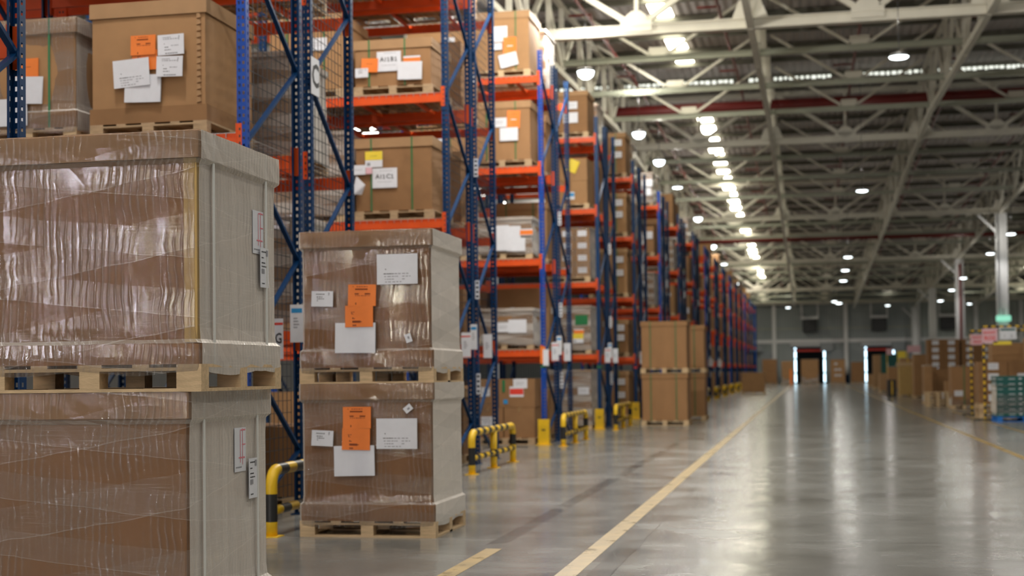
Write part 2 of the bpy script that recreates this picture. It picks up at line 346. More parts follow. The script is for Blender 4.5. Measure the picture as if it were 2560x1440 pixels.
SHEETS = {
    'ship': lambda: sheet(.39, .28, 'paper', lines=form_lines()+[(.12, .3, -.15, 'grey_ink'), (.12, .4, -.24, 'grey_ink'), (.12, .2, -.33, 'grey_ink'), (-.35, -.1, -.15, 'ink'), (-.3, -.27, 0, 'ink')], seed=2, curl=.004),
    'blank': lambda: sheet(.39, .28, 'paper', curl=.012),
    'orange': lambda: sheet(.27, .20, 'opaper', lines=[(-.45, -.3, .4, 'dink'), (-.2, .2, .4, 'dink'), (-.25, .2, .28, 'dink'), (-.46, -.1, 0.08, 'dink'), (.1, .3, .08, 'dink'), (-.4, .3, -.02, 'dink'), (-.46, -.25, -.2, 'dink'), (-.46, -.2, -.4, 'dink')], blocks=[(-.25, .2, .25, .31, 'dink'), (-.46, -.12, .03, .09, 'dink'), (.1, .3, .03, .09, 'dink'), (-.46, -.2, -.44, -.34, 'dink')], curl=.006),
    'orange2': lambda: sheet(.27, .20, 'opaper', lines=[(-.4, -.15, .2, 'dink'), (-.4, -.2, .1, 'dink'), (-.35, -.15, -.1, 'dink'), (-.4, .1, -.25, 'dink')], blocks=[(-.42, -.24, .1, .17, 'dink'), (-.4, -.2, -.12, -.05, 'dink'), (-.46, -.1, -.46, -.38, 'dink'), (-.42, .05, -.3, -.2, 'dink')], curl=.006),
    'small': lambda: sheet(.21, .145, 'paper', lines=[(-.4, .1, .3, 'ink'), (-.42, .0, .12, 'ink'), (-.42, .1, 0, 'ink'), (-.42, -.2, -.12, 'ink'), (-.4, -.25, -.4, 'ink'), (.25, .4, -.4, 'ink')], blocks=[(.28, .46, .22, .42, 'grey_ink')], curl=.006),
    'form2': lambda: sheet(.28, .205, 'paper', lines=[(-.4, .0, .36, 'grey_ink'), (-.4, .3, .28, 'grey_ink'), (-.4, -.2, .05, 'ink'), (-.4, -.1, -.12, 'ink'), (0, .3, -.05, 'grey_ink'), (-.4, 0, -.25, 'ink'), (-.42, .4, -.42, 'ink')], blocks=[(.30, .46, .2, .42, 'grey_ink')], curl=.006),
    'tinytag': lambda: sheet(.06, .08, 'paper', blocks=[(-.1, .2, -.1, .2, 'grey_ink')]),
    'redsheet': lambda: sheet(.17, .26, 'paper', blocks=[(-.02, .02, -.30, .45, 'rmark'), (.18, .22, -.35, .48, 'rmark'), (-.15, .40, -.2, -.17, 'rmark'), (.05, .45, .43, .46, 'rmark'), (.15, .45, .10, .125, 'rmark')], lines=[(-.4, .1, -.4, 'grey_ink')]),
    'tall': lambda: sheet(.13, .24, 'paper', lines=[(-.35, .2, .4, 'ink'), (-.35, -.1, .25, 'ink'), (-.35, .1, .12, 'ink'), (-.35, .2, .03, 'ink'), (-.3, 0, -.4, 'ink')], blocks=[(.2, .42, .3, .45, 'grey_ink'), (-.35, .0, -.15, -.03, 'grey_ink')]),
    'AI1B1': lambda: sheet(.39, .31, 'paper', text='AI1B1', tsize=.098, tz=.03, lines=[(-.2, .3, .42, 'grey_ink'), (-.3, .3, -.2, 'grey_ink')]),
    'AI1C1': lambda: sheet(.40, .31, 'paper', text='AI1C1', tsize=.098, tz=.02, lines=[(-.2, .3, .36, 'grey_ink'), (-.3, .3, -.2, 'grey_ink')]),
    'AI2A2': lambda: sheet(.33, .33, 'paper', lines=[(-.1, .35, -.1, 'grey_ink'), (-.1, .35, -.14, 'grey_ink')]),
    'oblank': lambda: sheet(.27, .22, 'opaper', lines=[(-.4, .2, .1, 'dink')], curl=.01),
    'oyellow': lambda: sheet(.28, .38, 'opaper', blocks=[(-.48, .48, -.02, .02, 'paper')], lines=[(-.3, .3, .3, 'dink'), (-.3, .3, -.2, 'dink')], curl=.01),
    'ystick': lambda: sheet(.28, .25, 'paper', blocks=[(-.5, .5, -.05, .5, 'ypaper'), (-.4, -.2, -.4, -.2, 'grey_ink')], lines=[(-.2, .2, .2, 'ink')]),
    'orangelabel': lambda: sheet(.27, .14, 'paper', blocks=[(-.5, .5, -.4, .3, 'opaper')]),
    'redlabel': lambda: sheet(.30, .22, 'paper', blocks=[(-.48, .48, -.28, .28, 'rpaper')]),
    'bluelabel': lambda: sheet(.22, .2, 'paper', blocks=[(-.48, .48, -.1, .35, 'bpaper')]),
    'greenlabel': lambda: sheet(.34, .26, 'gstrap'),
    'wlabel': lambda: sheet(.30, .20, 'paper', lines=[(-.3, .3, .1, 'ink'), (-.3, .2, -.1, 'ink')]),
    'wlabel2': lambda: sheet(.24, .15, 'paper', lines=[(-.3, .3, 0, 'grey_ink')]),
    'ynote': lambda: sheet(.27, .34, 'ypaper', curl=.03),
    'pinkdot': lambda: sheet(.1, .1, 'pink'),
    'bluedot': lambda: sheet(.09, .09, 'bpaper'),
    'greentag': lambda: sheet(.06, .26, 'gstrap'),
    'fold': lambda: MB().add([(-.1, -.03, -.14), (.1, -.06, .0), (-.06, -.012, .15), (.04, -.05, -.15), (-.1, -.005, 0)], [(4, 0, 3, 1, 2), (2, 1, 3, 0, 4)], 'paper'),
}
def stick(parent, kind, x, z, y=0.0, tilt=0.0, face='front'):
    me = cached(('document_label', kind), SHEETS[kind])
    o = put('document_label', me, parent, (x, y, z) if face == 'front' else (y, x, z), (0, tilt, 0) if face == 'front' else (0, tilt, PI/2))
    return o

# ------------------------------------------------------------------ pallets and cartons
def pallet_mb(w, d, k, h=.144, blocks=3):
    mb = MB(); H = h; hb = H-.044
    n = 5
    for i in range(n):                                      # top boards run front to back along x lines (seen as gaps at the front)
        bw = .145 if i % 2 == 0 else .10; cx = -w/2+bw/2+(w-bw)*i/(n-1)
        mb.box(cx-bw/2, cx+bw/2, -d/2, d/2, H-.018, H, k)
    for j in range(3):
        cy = -d/2+.05+(d-.1)*j/2
        mb.box(-w/2, w/2, cy-.05, cy+.05, H-.036, H-.018, k)
        for i in range(3):
            bw = .145 if i != 1 else .12
            cx = -w/2+bw/2+(w-bw)*i/2
            mb.box(cx-bw/2, cx+bw/2, cy-.05, cy+.05, .018, H-.036, k)
        mb.box(-w/2, w/2, cy-.05, cy+.05, 0, .018, k)
    for i in range(3):
        cx = -w/2+.05+(w-.1)*i/2
        mb.box(cx-.05, cx+.05, -d/2+.1, d/2-.1, 0, .018, k)
    return mb
def pallet(x, y, z, label, w=1.28, d=1.2, k='wood', rot=0, group=None, h=.144):
    o = put('pallet', cached(('pallet', w, d, k, h), lambda: pallet_mb(w, d, k, h)), None, (x, y, z), (0, 0, rot))
    return tag(o, label, 'pallet', group)
def bx_mb(w, d, z0, z1, k, seams=False, bow=0.0):
    mb = MB(); n = 8
    # slightly bulged cardboard walls
    for (sx, sy, ln) in ((0, -1, w), (1, 0, d), (0, 1, w), (-1, 0, d)):
        vs = []; fs = []
        for i in range(n+1):
            for j in range(n+1):
                u = i/n-.5; t = j/n; b = bow*(1-4*u*u)*4*t*(1-t)
                zz = z0+(z1-z0)*t
                if sy: vs.append((-sy*u*w, sy*(d/2+b), zz))
                else: vs.append((sx*(w/2+b), sx*u*d, zz))
        for i in range(n):
            for j in range(n):
                a = i*(n+1)+j; fs.append((a, a+n+1, a+n+2, a+1))
        mb.add(vs, fs, k)
    mb.add([(-w/2, -d/2, z1), (w/2, -d/2, z1), (w/2, d/2, z1), (-w/2, d/2, z1)], [(0, 1, 2, 3)], k)
    mb.add([(-w/2, -d/2, z0), (w/2, -d/2, z0), (w/2, d/2, z0), (-w/2, d/2, z0)], [(3, 2, 1, 0)], k)
    return mb
def lid_mb(w, d, h, z1, k):
    mb = MB(); t = .008; r = .012
    mb.box(-w/2, w/2, -d/2, d/2, z1-.01, z1, k)
    mb.box(-w/2, w/2, -d/2, -d/2+t, z1-h, z1-.01, k); mb.box(-w/2, w/2, d/2-t, d/2, z1-h, z1-.01, k)
    mb.box(-w/2, -w/2+t, -d/2+t, d/2-t, z1-h, z1-.01, k); mb.box(w/2-t, w/2, -d/2+t, d/2-t, z1-h, z1-.01, k)
    return mb
def film_mb(w, d, H, lidh, trayh, pal=.05, k='film'):
    """rounded wrap: over the lid, drawn in to the body, out over the tray and the pallet's top boards"""
    mb = MB(); rnd = random.Random(int(w*100+H*1000))
    prof = [(H+.006, -.03), (H+.006, .012), (H-lidh*.5, .013), (H-lidh, .012)]
    prof += [(H-lidh-.006, .010), (H-lidh-.03, -.012), (H-lidh-.12, -.015)]
    if trayh: prof += [(trayh+.09, -.015), (trayh+.025, -.010), (trayh+.004, .011), (trayh*.4, .012)]
    prof += [(-pal*.3, .010), (-pal, .006)]
    ring_n = 64; rc = .02
    def ring(off):
        a = w/2+off; b = d/2+off; pts = []
        per = 16
        cs = [(-1, -1), (1, -1), (1, 1), (-1, 1)]
        for q in range(4):
            c0 = cs[q]; c1 = cs[(q+1) % 4]
            p0 = Vector((c0[0]*a, c0[1]*b)); p1 = Vector((c1[0]*a, c1[1]*b)); dd = (p1-p0).normalized()
            p0 = p0+dd*rc; p1 = p1-dd*rc
            for i in range(per): pts.append(p0+(p1-p0)*i/(per-1))
        return pts
    rings = []
    for li, (z, off) in enumerate(prof):
        pts = ring(off); rings.append([(p.x+rnd.uniform(-.0012, .0012), p.y+rnd.uniform(-.0012, .0012), z+(.012*math.sin(p.x*9+p.y*7)+rnd.uniform(-.003, .003) if li == len(prof)-1 else rnd.uniform(-.002, .002))) for p in pts])
    vs = [v for r in rings for v in r]; n = len(rings[0]); fs = []
    for i in range(len(rings)-1):
        for j in range(n): fs.append((i*n+j, i*n+n+j, i*n+n+(j+1) % n, i*n+(j+1) % n))
    mb.add(vs, fs, k); return mb
def carton(x, y, z, w, d, H, label, body='card', lid='lid', lidh=.15, trayh=0, straps=None, strapk='gstrap', film=None, group=None, rot=0, seam=False, inset=.022, strap_side=None):
    """a lidded pallet box standing on its pallet; origin at the middle of its base"""
    t = thing('pallet_box', label, 'box', (x, y, z), rot, group)
    iw = w-2*inset if lidh or trayh else w; idp = d-2*inset if lidh or trayh else d
    put('body', cached(('body', iw, idp, H, body), lambda: bx_mb(iw, idp, .002, H-.012, body, bow=.012), True), t)
    if lidh: put('lid', cached(('lid', w, d, H, lidh, lid), lambda: lid_mb(w, d, lidh, H, lid)), t)
    if trayh:
        put('tray', cached(('tray', w, d, trayh, body), lambda: tray_mb(w, d, trayh, 'card3' if body == 'card2' or body == 'card' else body)), t)
    for sx in (straps or ()):
        def mk():
            b = MB(); e = .004; s = .011
            b.box(-s, s, -d/2-e, -d/2, 0, H, strapk); b.box(-s, s, -d/2, d/2, H, H+e, strapk); b.box(-s, s, d/2, d/2+e, 0, H, strapk); return b
        put('strap', cached(('strap', d, H, strapk), mk), t, (sx, 0, 0))
    for sy in (strap_side or ()):
        def mk2():
            b = MB(); e = .006; s = .011
            b.box(w/2, w/2+e, -s, s, -.02, H, strapk); b.box(-w/2, w/2, -s, s, H, H+e, strapk); b.box(-w/2-e, -w/2, -s, s, 0, H, strapk); return b
        put('strap', cached(('strap_side', w, H, strapk), mk2), t, (0, sy, 0))
    if film: put('stretch_film', cached(('stretch_film', w, d, H, lidh, trayh, film), lambda: film_mb(w, d, H, lidh or .02, trayh, k=film)), t)
    return t
def tray_mb(w, d, h, k):
    mb = MB(); t = .008
    mb.box(-w/2, w/2, -d/2, -d/2+t, 0, h, k); mb.box(-w/2, w/2, d/2-t, d/2, 0, h, k)
    mb.box(-w/2, -w/2+t, -d/2+t, d/2-t, 0, h, k); mb.box(w/2-t, w/2, -d/2+t, d/2-t, 0, h, k)
    return mb
def small_carton(x, y, z, w, d, h, label, k='card2', lab=None, group=None, tapek='tape'):
    mb = lambda: bx_mb(w, d, .001, h, k, bow=.004).box(-.03, .03, -d/2-.002, -d/2, h-.08, h, tapek).box(-.03, .03, -d/2-.002, d/2, h, h+.002, tapek)
    o = put('carton', cached(('carton', w, d, h, k), mb), None, (x, y, z)); tag(o, label, 'box', group)
    if lab: stick(o, lab, 0, h*.55, -d/2-.004)
    return o
def loose_film(parent, w, d, H, k='film2', lidh=.03):
    return put('stretch_film', cached(('stretch_film', w, d, H, k), lambda: film_mb(w, d, H, lidh, 0, .08, k), True), parent)

# ------------------------------------------------------------------ floor, roof and walls
XL, XR, YB, YF = -42.0, 32.0, -30.0, 163.0
struct('floor', MB().box(XL, XR, YB, YF+4, -.2, 0, 'floor'))
struct('floor_marking', MB().box(-1.87, -1.71, 4, 150, 0.0005, .002, 'floorpaint'))
struct('floor_marking', MB().box(-2.74, -2.60, 8.6, 11.95, 0.0005, .002, 'floorpaint'))
struct('floor_marking', MB().box(3.40, 3.52, 10, 150, 0.0005, .002, 'floorpaint'))
struct('floor_marking', MB().box(4.80, 4.90, 18, 52, 0.0005, .002, 'floorpaint'))
def roofz(y): return 14.5-.035*abs(y-60)
def chordz(y): return 11.84-.035*abs(y-60)
def roof():
    mb = MB(); t = .05
    for y0, y1 in ((YB, 60), (60, YF)):
        z0, z1 = roofz(y0), roofz(y1)
        mb.add([(XL, y0, z0), (XR, y0, z0), (XR, y1, z1), (XL, y1, z1), (XL, y0, z0+t), (XR, y0, z0+t), (XR, y1, z1+t), (XL, y1, z1+t)],
               [(3, 2, 1, 0), (4, 5, 6, 7), (0, 1, 5, 4), (1, 2, 6, 5), (2, 3, 7, 6), (3, 0, 4, 7)], 'roof')
    return mb
struct('ceiling', roof())
pur = MB().box(XL, XR, -.04, .04, -.22, -.02, 'purlin').box(XL, XR, -.09, -.04, -.22, -.205, 'purlin').mesh('roof_purlin')
y = YB+.8
while y < YF-1:
    if y > 10: struct('roof_purlin', pur, loc=(0, y, roofz(y)))
    y += 3.0625
# daylight strips let into the roof, with unseen ones added as fill
def skylight(x, y0, y1, w=.74, k='sky'):
    mb = MB()
    mb.add([(x-w/2, y0, roofz(y0)-.03), (x+w/2, y0, roofz(y0)-.03), (x+w/2, y1, roofz(y1)-.03), (x-w/2, y1, roofz(y1)-.03)], [(3, 2, 1, 0)], k)
    return struct('window_%d' % (SKY.__len__()+1), mb)
SKY = []
for x, y0, y1 in ((-4.85, -24, 8), (1.7, -24, 36), (-17.5, -20, 150), (8.2, -24, 30), (-4.85, 12, 30), (-4.85, 34, 60), (-4.85, 70, 84), (-4.85, 86, 108), (-4.7, 110, 156), (21.2, 104, 150)):
    SKY.append(skylight(x, y0, y1, k='sky_added' if y0 < 15 else 'sky'))
rd = MB()
rnd = random.Random(4)
x = -14.0
while x < 26:
    w = rnd.uniform(.12, .2); rd.box(x, x+w, 62.48, 62.5, 14.07+rnd.uniform(0, .05), 14.22, 'ridge'); x += w+rnd.uniform(.04, .1)
    if rnd.random() < .015: x += .6
struct('window_%d' % (len(SKY)+1), rd)
struct('wall_left', MB().box(XL-.2, XL, YB, YF, 0, 15, 'wallside'))
struct('wall_right', MB().box(XR, XR+.2, YB, YF, 0, 15, 'wallside'))
bk = MB().box(XL, XR, YB-.2, YB, 0, 15, 'wallback'); struct('wall_back', bk)
for i, (x0, w_, k) in enumerate(((-33, .2, 'glint_strip'), (-27.0, .3, 'glint_strip'), (-23.2, .25, 'glint_strip'), (-20.2, .15, 'glint_strip_warm'), (-15.8, .4, 'glint_strip_warm'), (-12.5, .2, 'glint_strip'), (6, .2, 'glint_strip'))):
    struct('window_%d' % (len(SKY)+2+i), MB().box(x0, x0+w_, YB+.01, YB+.05, .3, 8.5, k))  # glowing strips added behind the camera, for streaks on the film
# end wall with dock doors
DOORS = [(-1.6, 1.9), (6.1, 9.4), (13.8, 17.2), (-9.3, -5.8)]
ew = MB(); xs = sorted(DOORS); cur = XL
for a, b in xs:
    ew.box(cur, a, YF, YF+.3, 0, 4.05, 'wallend' if cur < 11 else 'wallend2'); cur = b
ew.box(cur, XR, YF, YF+.3, 0, 4.05, 'wallend2')
ew.box(XL, 11, YF, YF+.3, 4.05, 12, 'wallend'); ew.box(11, XR, YF, YF+.3, 4.05, 12, 'wallend2')
struct('wall_far', ew)
struct('trim_1', MB().box(XL, XR, YF-.15, YF, 4.55, 4.95, 'steelw'))
struct('trim_2', MB().box(XL, XR, YF-1.2, YF, 8.85, 9.15, 'steel').box(XL, XR, YF-.4, YF, 9.15, 9.35, 'black'))
struct('trim_3', MB().box(XL, XR, YF-.12, YF, 6.1, 6.25, 'steel2'))
for i, x in enumerate((-11.4, -3.75, 4.1, 11.9, 18.0, 22.7)):
    struct('trim_%d' % (4+i), MB().box(x-.22, x+.22, YF-.55, YF-.16, 1.0, 8.85, 'steelw').box(x-.26, x+.26, YF-.6, YF-.12, 0, 1.0, 'blue2'))
for i, (a, b) in enumerate(DOORS):
    d = struct('door_%d' % (i+1), MB().box(a, b, YF+3.0, YF+3.1, 0, 4.05, 'door').box(a-.1, a, YF+.3, YF+3.1, 0, 4.05, 'door').box(b, b+.1, YF+.3, YF+3.1, 0, 4.05, 'door').box(a, b, YF+.3, YF+3.1, 4.05, 4.2, 'door').box(a, b, YF-.02, YF+.3, 3.6, 3.8, 'rpaper'))
    if i < 3:
        g = MB()
        for e in (a, b-.3):
            for z0, z1 in ((.15, 1.1), (1.25, 2.7), (2.85, 4.0)): g.box(e+.04, e+.22, YF+.02, YF+.06, z0, z1, 'daylight')
        put('daylight_gap', g, d)
    put('roller_shutter', MB().tube([(a-.4, YF-.35, 4.35), (a+2.9, YF-.35, 4.35)], .27, 'shutter', 12), d)
    put('shutter_housing', MB().box(a+2.95, a+4.3, YF-.7, YF-.1, 3.6, 4.5, 'greycush'), d)
    put('dock_cushion', MB().box(b+.5, b+1.9, YF-.4, YF, 1.9, 3.7, 'greycush'), d)
# ------------------------------------------------------------------ roof steel
MOD = 6.45; LX = [-14.35, -7.9, -1.45, 5.0, 11.45, 17.9, 24.35]
MAINY = [16.0, 40.5, 65.0, 89.5, 114.0, 138.5]
def octa(cx, cz, r, y, k, mb, t=.02):
    mb.prism([(cx+r*math.cos(a*PI/4+PI/8), cz+r*.8*math.sin(a*PI/4+PI/8)) for a in range(8)], y-t, y+t, k)
PLACE = {16.0: 'overhead at the camera end', 40.5: 'largest one, crossing the top of the picture', 65.0: 'just past the ridge daylight slot', 89.5: 'meeting the column with the exit sign', 114.0: 'third from the far wall', 138.5: 'last before the far wall'}
def main_truss(y):
    t = thing('roof_truss', 'cream steel roof truss across the hall, '+{16.0: 'above the nearest racks', 40.5: 'the largest one in view', 65.0: 'just beyond the ridge daylight slot', 89.5: 'in line with the exit sign column', 114.0: 'second before the far wall', 138.5: 'last before the far wall'}[y], 'truss', (0, y, chordz(y)))
    dz = roofz(y)-chordz(y)
    put('bottom_chord', cached('main_chord', lambda: MB().box(LX[0], LX[-1], -.04, .04, 0, .30, 'steel').box(LX[0], LX[-1], -.14, .14, 0, .03, 'steel').box(LX[0], LX[-1], -.14, .14, .27, .30, 'steel')), t)
    put('top_chord', cached('main_top', lambda: MB().box(LX[0], LX[-1], -.1, .1, 2.2, 2.4, 'steel')), t)
    def g(): mb = MB(); octa(0, .45, .33, 0, 'steel', mb); mb.box(-.45, .45, -.02, .02, .1, .42, 'steel'); return mb
    def g2(): return MB().prism([(-.5, .3), (.5, .3), (.3, .8), (-.3, .8)], -.02, .02, 'steel')
    diag = {s: (lambda s=s: MB().bar((0.1*s, 0, .3), (s*(MOD/2-.15), 0, 2.3), .16, .16, 'steel', up=(0, 1, 0))) for s in (-1, 1)}
    for i in range(len(LX)-1):
        cx = (LX[i]+LX[i+1])/2
        put('gusset_plate', cached('gusset_big', g), t, (cx, -.1, 0))
        put('web_post', cached('web_post', lambda: MB().box(-.06, .06, -.06, .06, .3, 2.2, 'steel')), t, (cx, .05, 0))
        for s in (-1, 1): put('web_diagonal', cached(('web_diagonal', s), diag[s]), t, (cx, .05, 0))
    for x in LX[1:-1]: put('gusset_plate', cached('gusset_mid', g2), t, (x, -.12, 0))
    return t
for y in MAINY: main_truss(y)
def sub_truss(y, which):
    zb = {46.625: 11.72, 52.75: 11.85, 58.875: 11.97}.get(y, chordz(y)+.45)
    t = thing('roof_joist', which, 'joist', (0, y, zb))
    put('bottom_chord', cached('sub_chord', lambda: MB().box(LX[1], LX[-1], -.03, .03, 0, .2, 'steel2').box(LX[1], LX[-1], -.09, .09, 0, .02, 'steel2').box(LX[1], LX[-1], -.09, .09, .18, .2, 'steel2')), t)
    diag = {s: (lambda s=s: MB().bar((.25*s, 0, .22), (s*(MOD/2-.3), 0, 1.95), .09, .09, 'steel', up=(0, 1, 0))) for s in (-1, 1)}
    for i in range(1, len(LX)-1):
        cx = (LX[i]+LX[i+1])/2
        put('gusset_plate', cached('gusset_sub', lambda: MB().prism([(-.38, .15), (.38, .15), (.30, .48), (-.30, .48)], -.015, .015, 'steel')), t, (cx, 0, 0))
        for s in (-1, 1): put('web_diagonal', cached(('sub_diagonal', s), diag[s]), t, (cx, .03, 0))
ordn = ['first', 'second', 'third']
GAPS = {16.0: 'between the overhead truss and the largest truss', 40.5: 'between the largest truss and the ridge slot truss', 65.0: 'beyond the ridge slot truss', 89.5: 'beyond the exit sign column truss', 114.0: 'beyond the fourth visible truss', 138.5: 'beyond the last truss'}
for yy in MAINY:
    for j in range(3):
        y = yy+6.125*(j+1)
        if y < 24 or y > 160: continue
        sub_truss(y, 'thin grey-green roof joist, %s of three %s' % (ordn[j], GAPS[yy]))
LN = {-14.35: 'farthest into the racks on the left', -7.9: 'above the rack row ends', -1.45: 'above the left edge of the main aisle', 5.0: 'above the right edge of the main aisle', 11.45: 'carried by the white columns', 17.9: 'behind the column line'}
for x in LX[1:-1]:
    t = thing('lengthwise_truss', 'pale steel truss running down the hall, '+LN[x], 'truss', (x, 0, 0))
    for y0, y1 in ((16, 60), (60, 161.5)):
        b = MB(); za, zb = chordz(y0), chordz(y1)
        b.bar((0, y0, za+.10), (0, y1, zb+.10), .18, .20, 'steel'); put('bottom_chord', b, t)
        b = MB(); b.bar((0, y0, za+2.4), (0, y1, zb+2.4), .16, .16, 'steel'); put('top_chord', b, t)
    y = 16.0
    while y < 155:
        z = chordz(y+3.06)
        def lam():
            return MB().bar((0, 0, .15), (0, 3.06, 2.35), .16, .14, 'steel', up=(1, 0, 0)).bar((0, 6.125, .15), (0, 3.06, 2.35), .16, .14, 'steel', up=(1, 0, 0))
        put('web_diagonal', cached('lam', lam), t, (0, y, z))
        put('web_post', cached('lpost', lambda: MB().box(-.08, .08, -.05, .05, .15, 2.35, 'steel')), t, (0, y, z))
        put('web_post', cached('lpost', None), t, (.12, y+3.06, z))
        y += 6.125
# columns
for i, y in enumerate((65.0-49, 65.0-24.5, 65.0, 89.5, 114.0, 138.5, 161.5)):
    for x in (11.45, -14.35):
        if x < 0 and y > 70: continue
        mb = MB().box(x-.32, x-.28, y-.25, y+.25, 0, chordz(y)-.02, 'steelw').box(x+.28, x+.32, y-.25, y+.25, 0, chordz(y)-.02, 'steelw').box(x-.28, x+.28, y-.03, y+.03, 0, chordz(y)-.02, 'steelw')
        mb.bar((x-1.3, y, chordz(y)-.1), (x-.3, y, chordz(y)-1.1), .12, .12, 'steelw'); struct('column_%d' % (i*2+1+(x < 0)), mb)
c = put('downpipe', MB().tube([(11.45, 113.6, 0), (11.45, 113.6, 9.5)], .09, 'red', 10)); tag(c, 'dark red pipe running down the second white column', 'pipe')
# pipes
tag(put('main_pipe', MB().tube([(-20, 62, 12.93), (30, 62, 12.93)], .24, 'red', 12)), 'thick dark red pipe across the hall below the ridge slot', 'pipe')
tag(put('main_pipe', MB().tube([(-20, 104, 10.95), (30, 104, 10.95)], .2, 'red', 12)), 'thinner dark red pipe across the hall nearer the far wall', 'pipe')
for x, nm in ((-6.8, 'above the rack ends'), (-2.6, 'left of the main aisle'), (1.9, 'above the middle of the main aisle'), (6.0, 'above the right side of the aisle'), (10.2, 'beside the column line')):
    mb = MB(); 
    for y0, y1 in ((14, 60), (60, 160)): mb.tube([(x, y0, roofz(y0)-1.0), (x, y1, roofz(y1)-1.0)], .055, 'red', 8)
    t = tag(put('sprinkler_pipe', mb), 'small red sprinkler pipe running lengthwise, '+nm, 'pipe')
    for y in range(22, 100, 4):
        put('branch_pipe', cached('branch', lambda: MB().tube([(0, 0, 0), (0, 0, .25), (-.75, 0, .25)], .04, 'red', 8)), t, (x, y, roofz(y)-1.0))
# lamps
def lamp(x, y, z, label, group='pendant lamps', deep=False):
    t = thing('pendant_lamp', label, 'lamp', (x, y, z), 0, group)
    put('lamp_shade', cached(('lamp_shade', deep), lambda: MB().lathe([(.24, 0), (.26, .02), (.20, .08), (.05, .12), (0, .13)], 'roofbox'), True), t)
    put('lens', cached(('lens', deep), lambda: MB().lathe([(.235, 0), (.2, -.03 if not deep else -.12), (.1, -.05 if not deep else -.2), (0, -.055 if not deep else -.22)], 'lens'), True), t)
    put('cable', MB().tube([(0, 0, .12), (0, 0, roofz(y)-z-.05)], .011, 'black', 6), t)
def light(x, y, z, p, up=90.0, dz=.9):
    ld = bpy.data.lights.new('lamp_light', 'AREA'); ld.shape = 'DISK'; ld.size = .46; ld.energy = p; ld.color = (1.0, 0.965, 0.92)
    o = bpy.data.objects.new('lamp_light', ld); COL.objects.link(o); o.location = (x, y, z-.24)
    ld = bpy.data.lights.new('added_fill_light', 'POINT'); ld.shadow_soft_size = .05; ld.energy = up; ld.color = (1.0, .96, .88)  # added point light by each lamp, lifting the roof and box tops
    o = bpy.data.objects.new('added_fill_light', ld); COL.objects.link(o); o.location = (x, y, z+dz)
NM_R = ['largest lamp over the aisle at the top', 'second lamp down the main aisle', 'third lamp down the aisle line', 'fourth lamp down the aisle line', 'fifth lamp down the aisle line', 'lowest lamp, in front of the far wall']
for (p, n) in zip(LAMPS_RIGHT, NM_R): lamp(*p, 'round white pendant lamp, '+n, 'lamps over the main aisle')
NM_F = ['highest of the right-hand lamps', 'second highest of the right-hand lamps', 'middle one of the right-hand lamps', 'second lowest of the right-hand lamps', 'lowest of the right-hand lamps']
for (p, n) in zip(LAMPS_FAR, NM_F): lamp(*p, 'round white pendant lamp near the columns, '+n, 'lamps by the column line')
NM_L = ['largest, above the second rack row end', 'above the boxes of the fourth rack row', 'third lamp above the rack ends', 'fourth lamp above the rack ends', 'fifth lamp above the rack ends', 'smallest lamp above the rack ends']
for (p, n) in zip(LAMPS_LEFT, NM_L): lamp(*p, 'domed glowing pendant lamp, '+n, 'lamps over the rack ends', True)
SEEN = {(-6.0, 68.0): 'between the third and fourth lamps above the rack ends', (-6.0, 106): 'between the fifth and smallest lamps above the rack ends', (-6.0, 137): 'beyond the smallest lamp above the rack ends',
        (2.3, 128): 'far down the main aisle near the end wall', (-2, 150): 'before the end wall, left of the aisle', (8, 150): 'before the end wall, above the second dock door', (16, 150): 'before the end wall, right of the columns'}
for p in LAMPS_ADDED:
    if p[:2] in SEEN: lamp(*p, 'small added distant lamp '+SEEN[p[:2]], 'added distant lamps')
    else: lamp(*p, 'added fill lamp hanging beyond the edges of the picture', 'added fill lamps beyond the edges of the picture')
for p in LAMPS_RIGHT: light(*p, LAMP_POWER*.28, 60)
for p in LAMPS_FAR: light(*p, LAMP_POWER*.7)
for p in LAMPS_LEFT: light(*p, LAMP_POWER*(1.8 if p[1] < 58 else .8), 300 if p[1] < 58 else 130, 1.2)
for p in LAMPS_ADDED:
    if p[2] == 10.2: light(*p, LAMP_POWER*1.5, {25.0: 2200, 31.3: 1400}.get(p[1], 700), -.5)
    elif p[1] > 145: light(*p, LAMP_POWER*4, 30)
    elif p[0] < 0: light(*p, LAMP_POWER*(2.0 if p[1] == 10.8 else 1.3), 1150 if p[1] == 10.8 else 160)
    else: light(*p, LAMP_POWER*(.5 if p[0] == 2.3 else .9), 130)

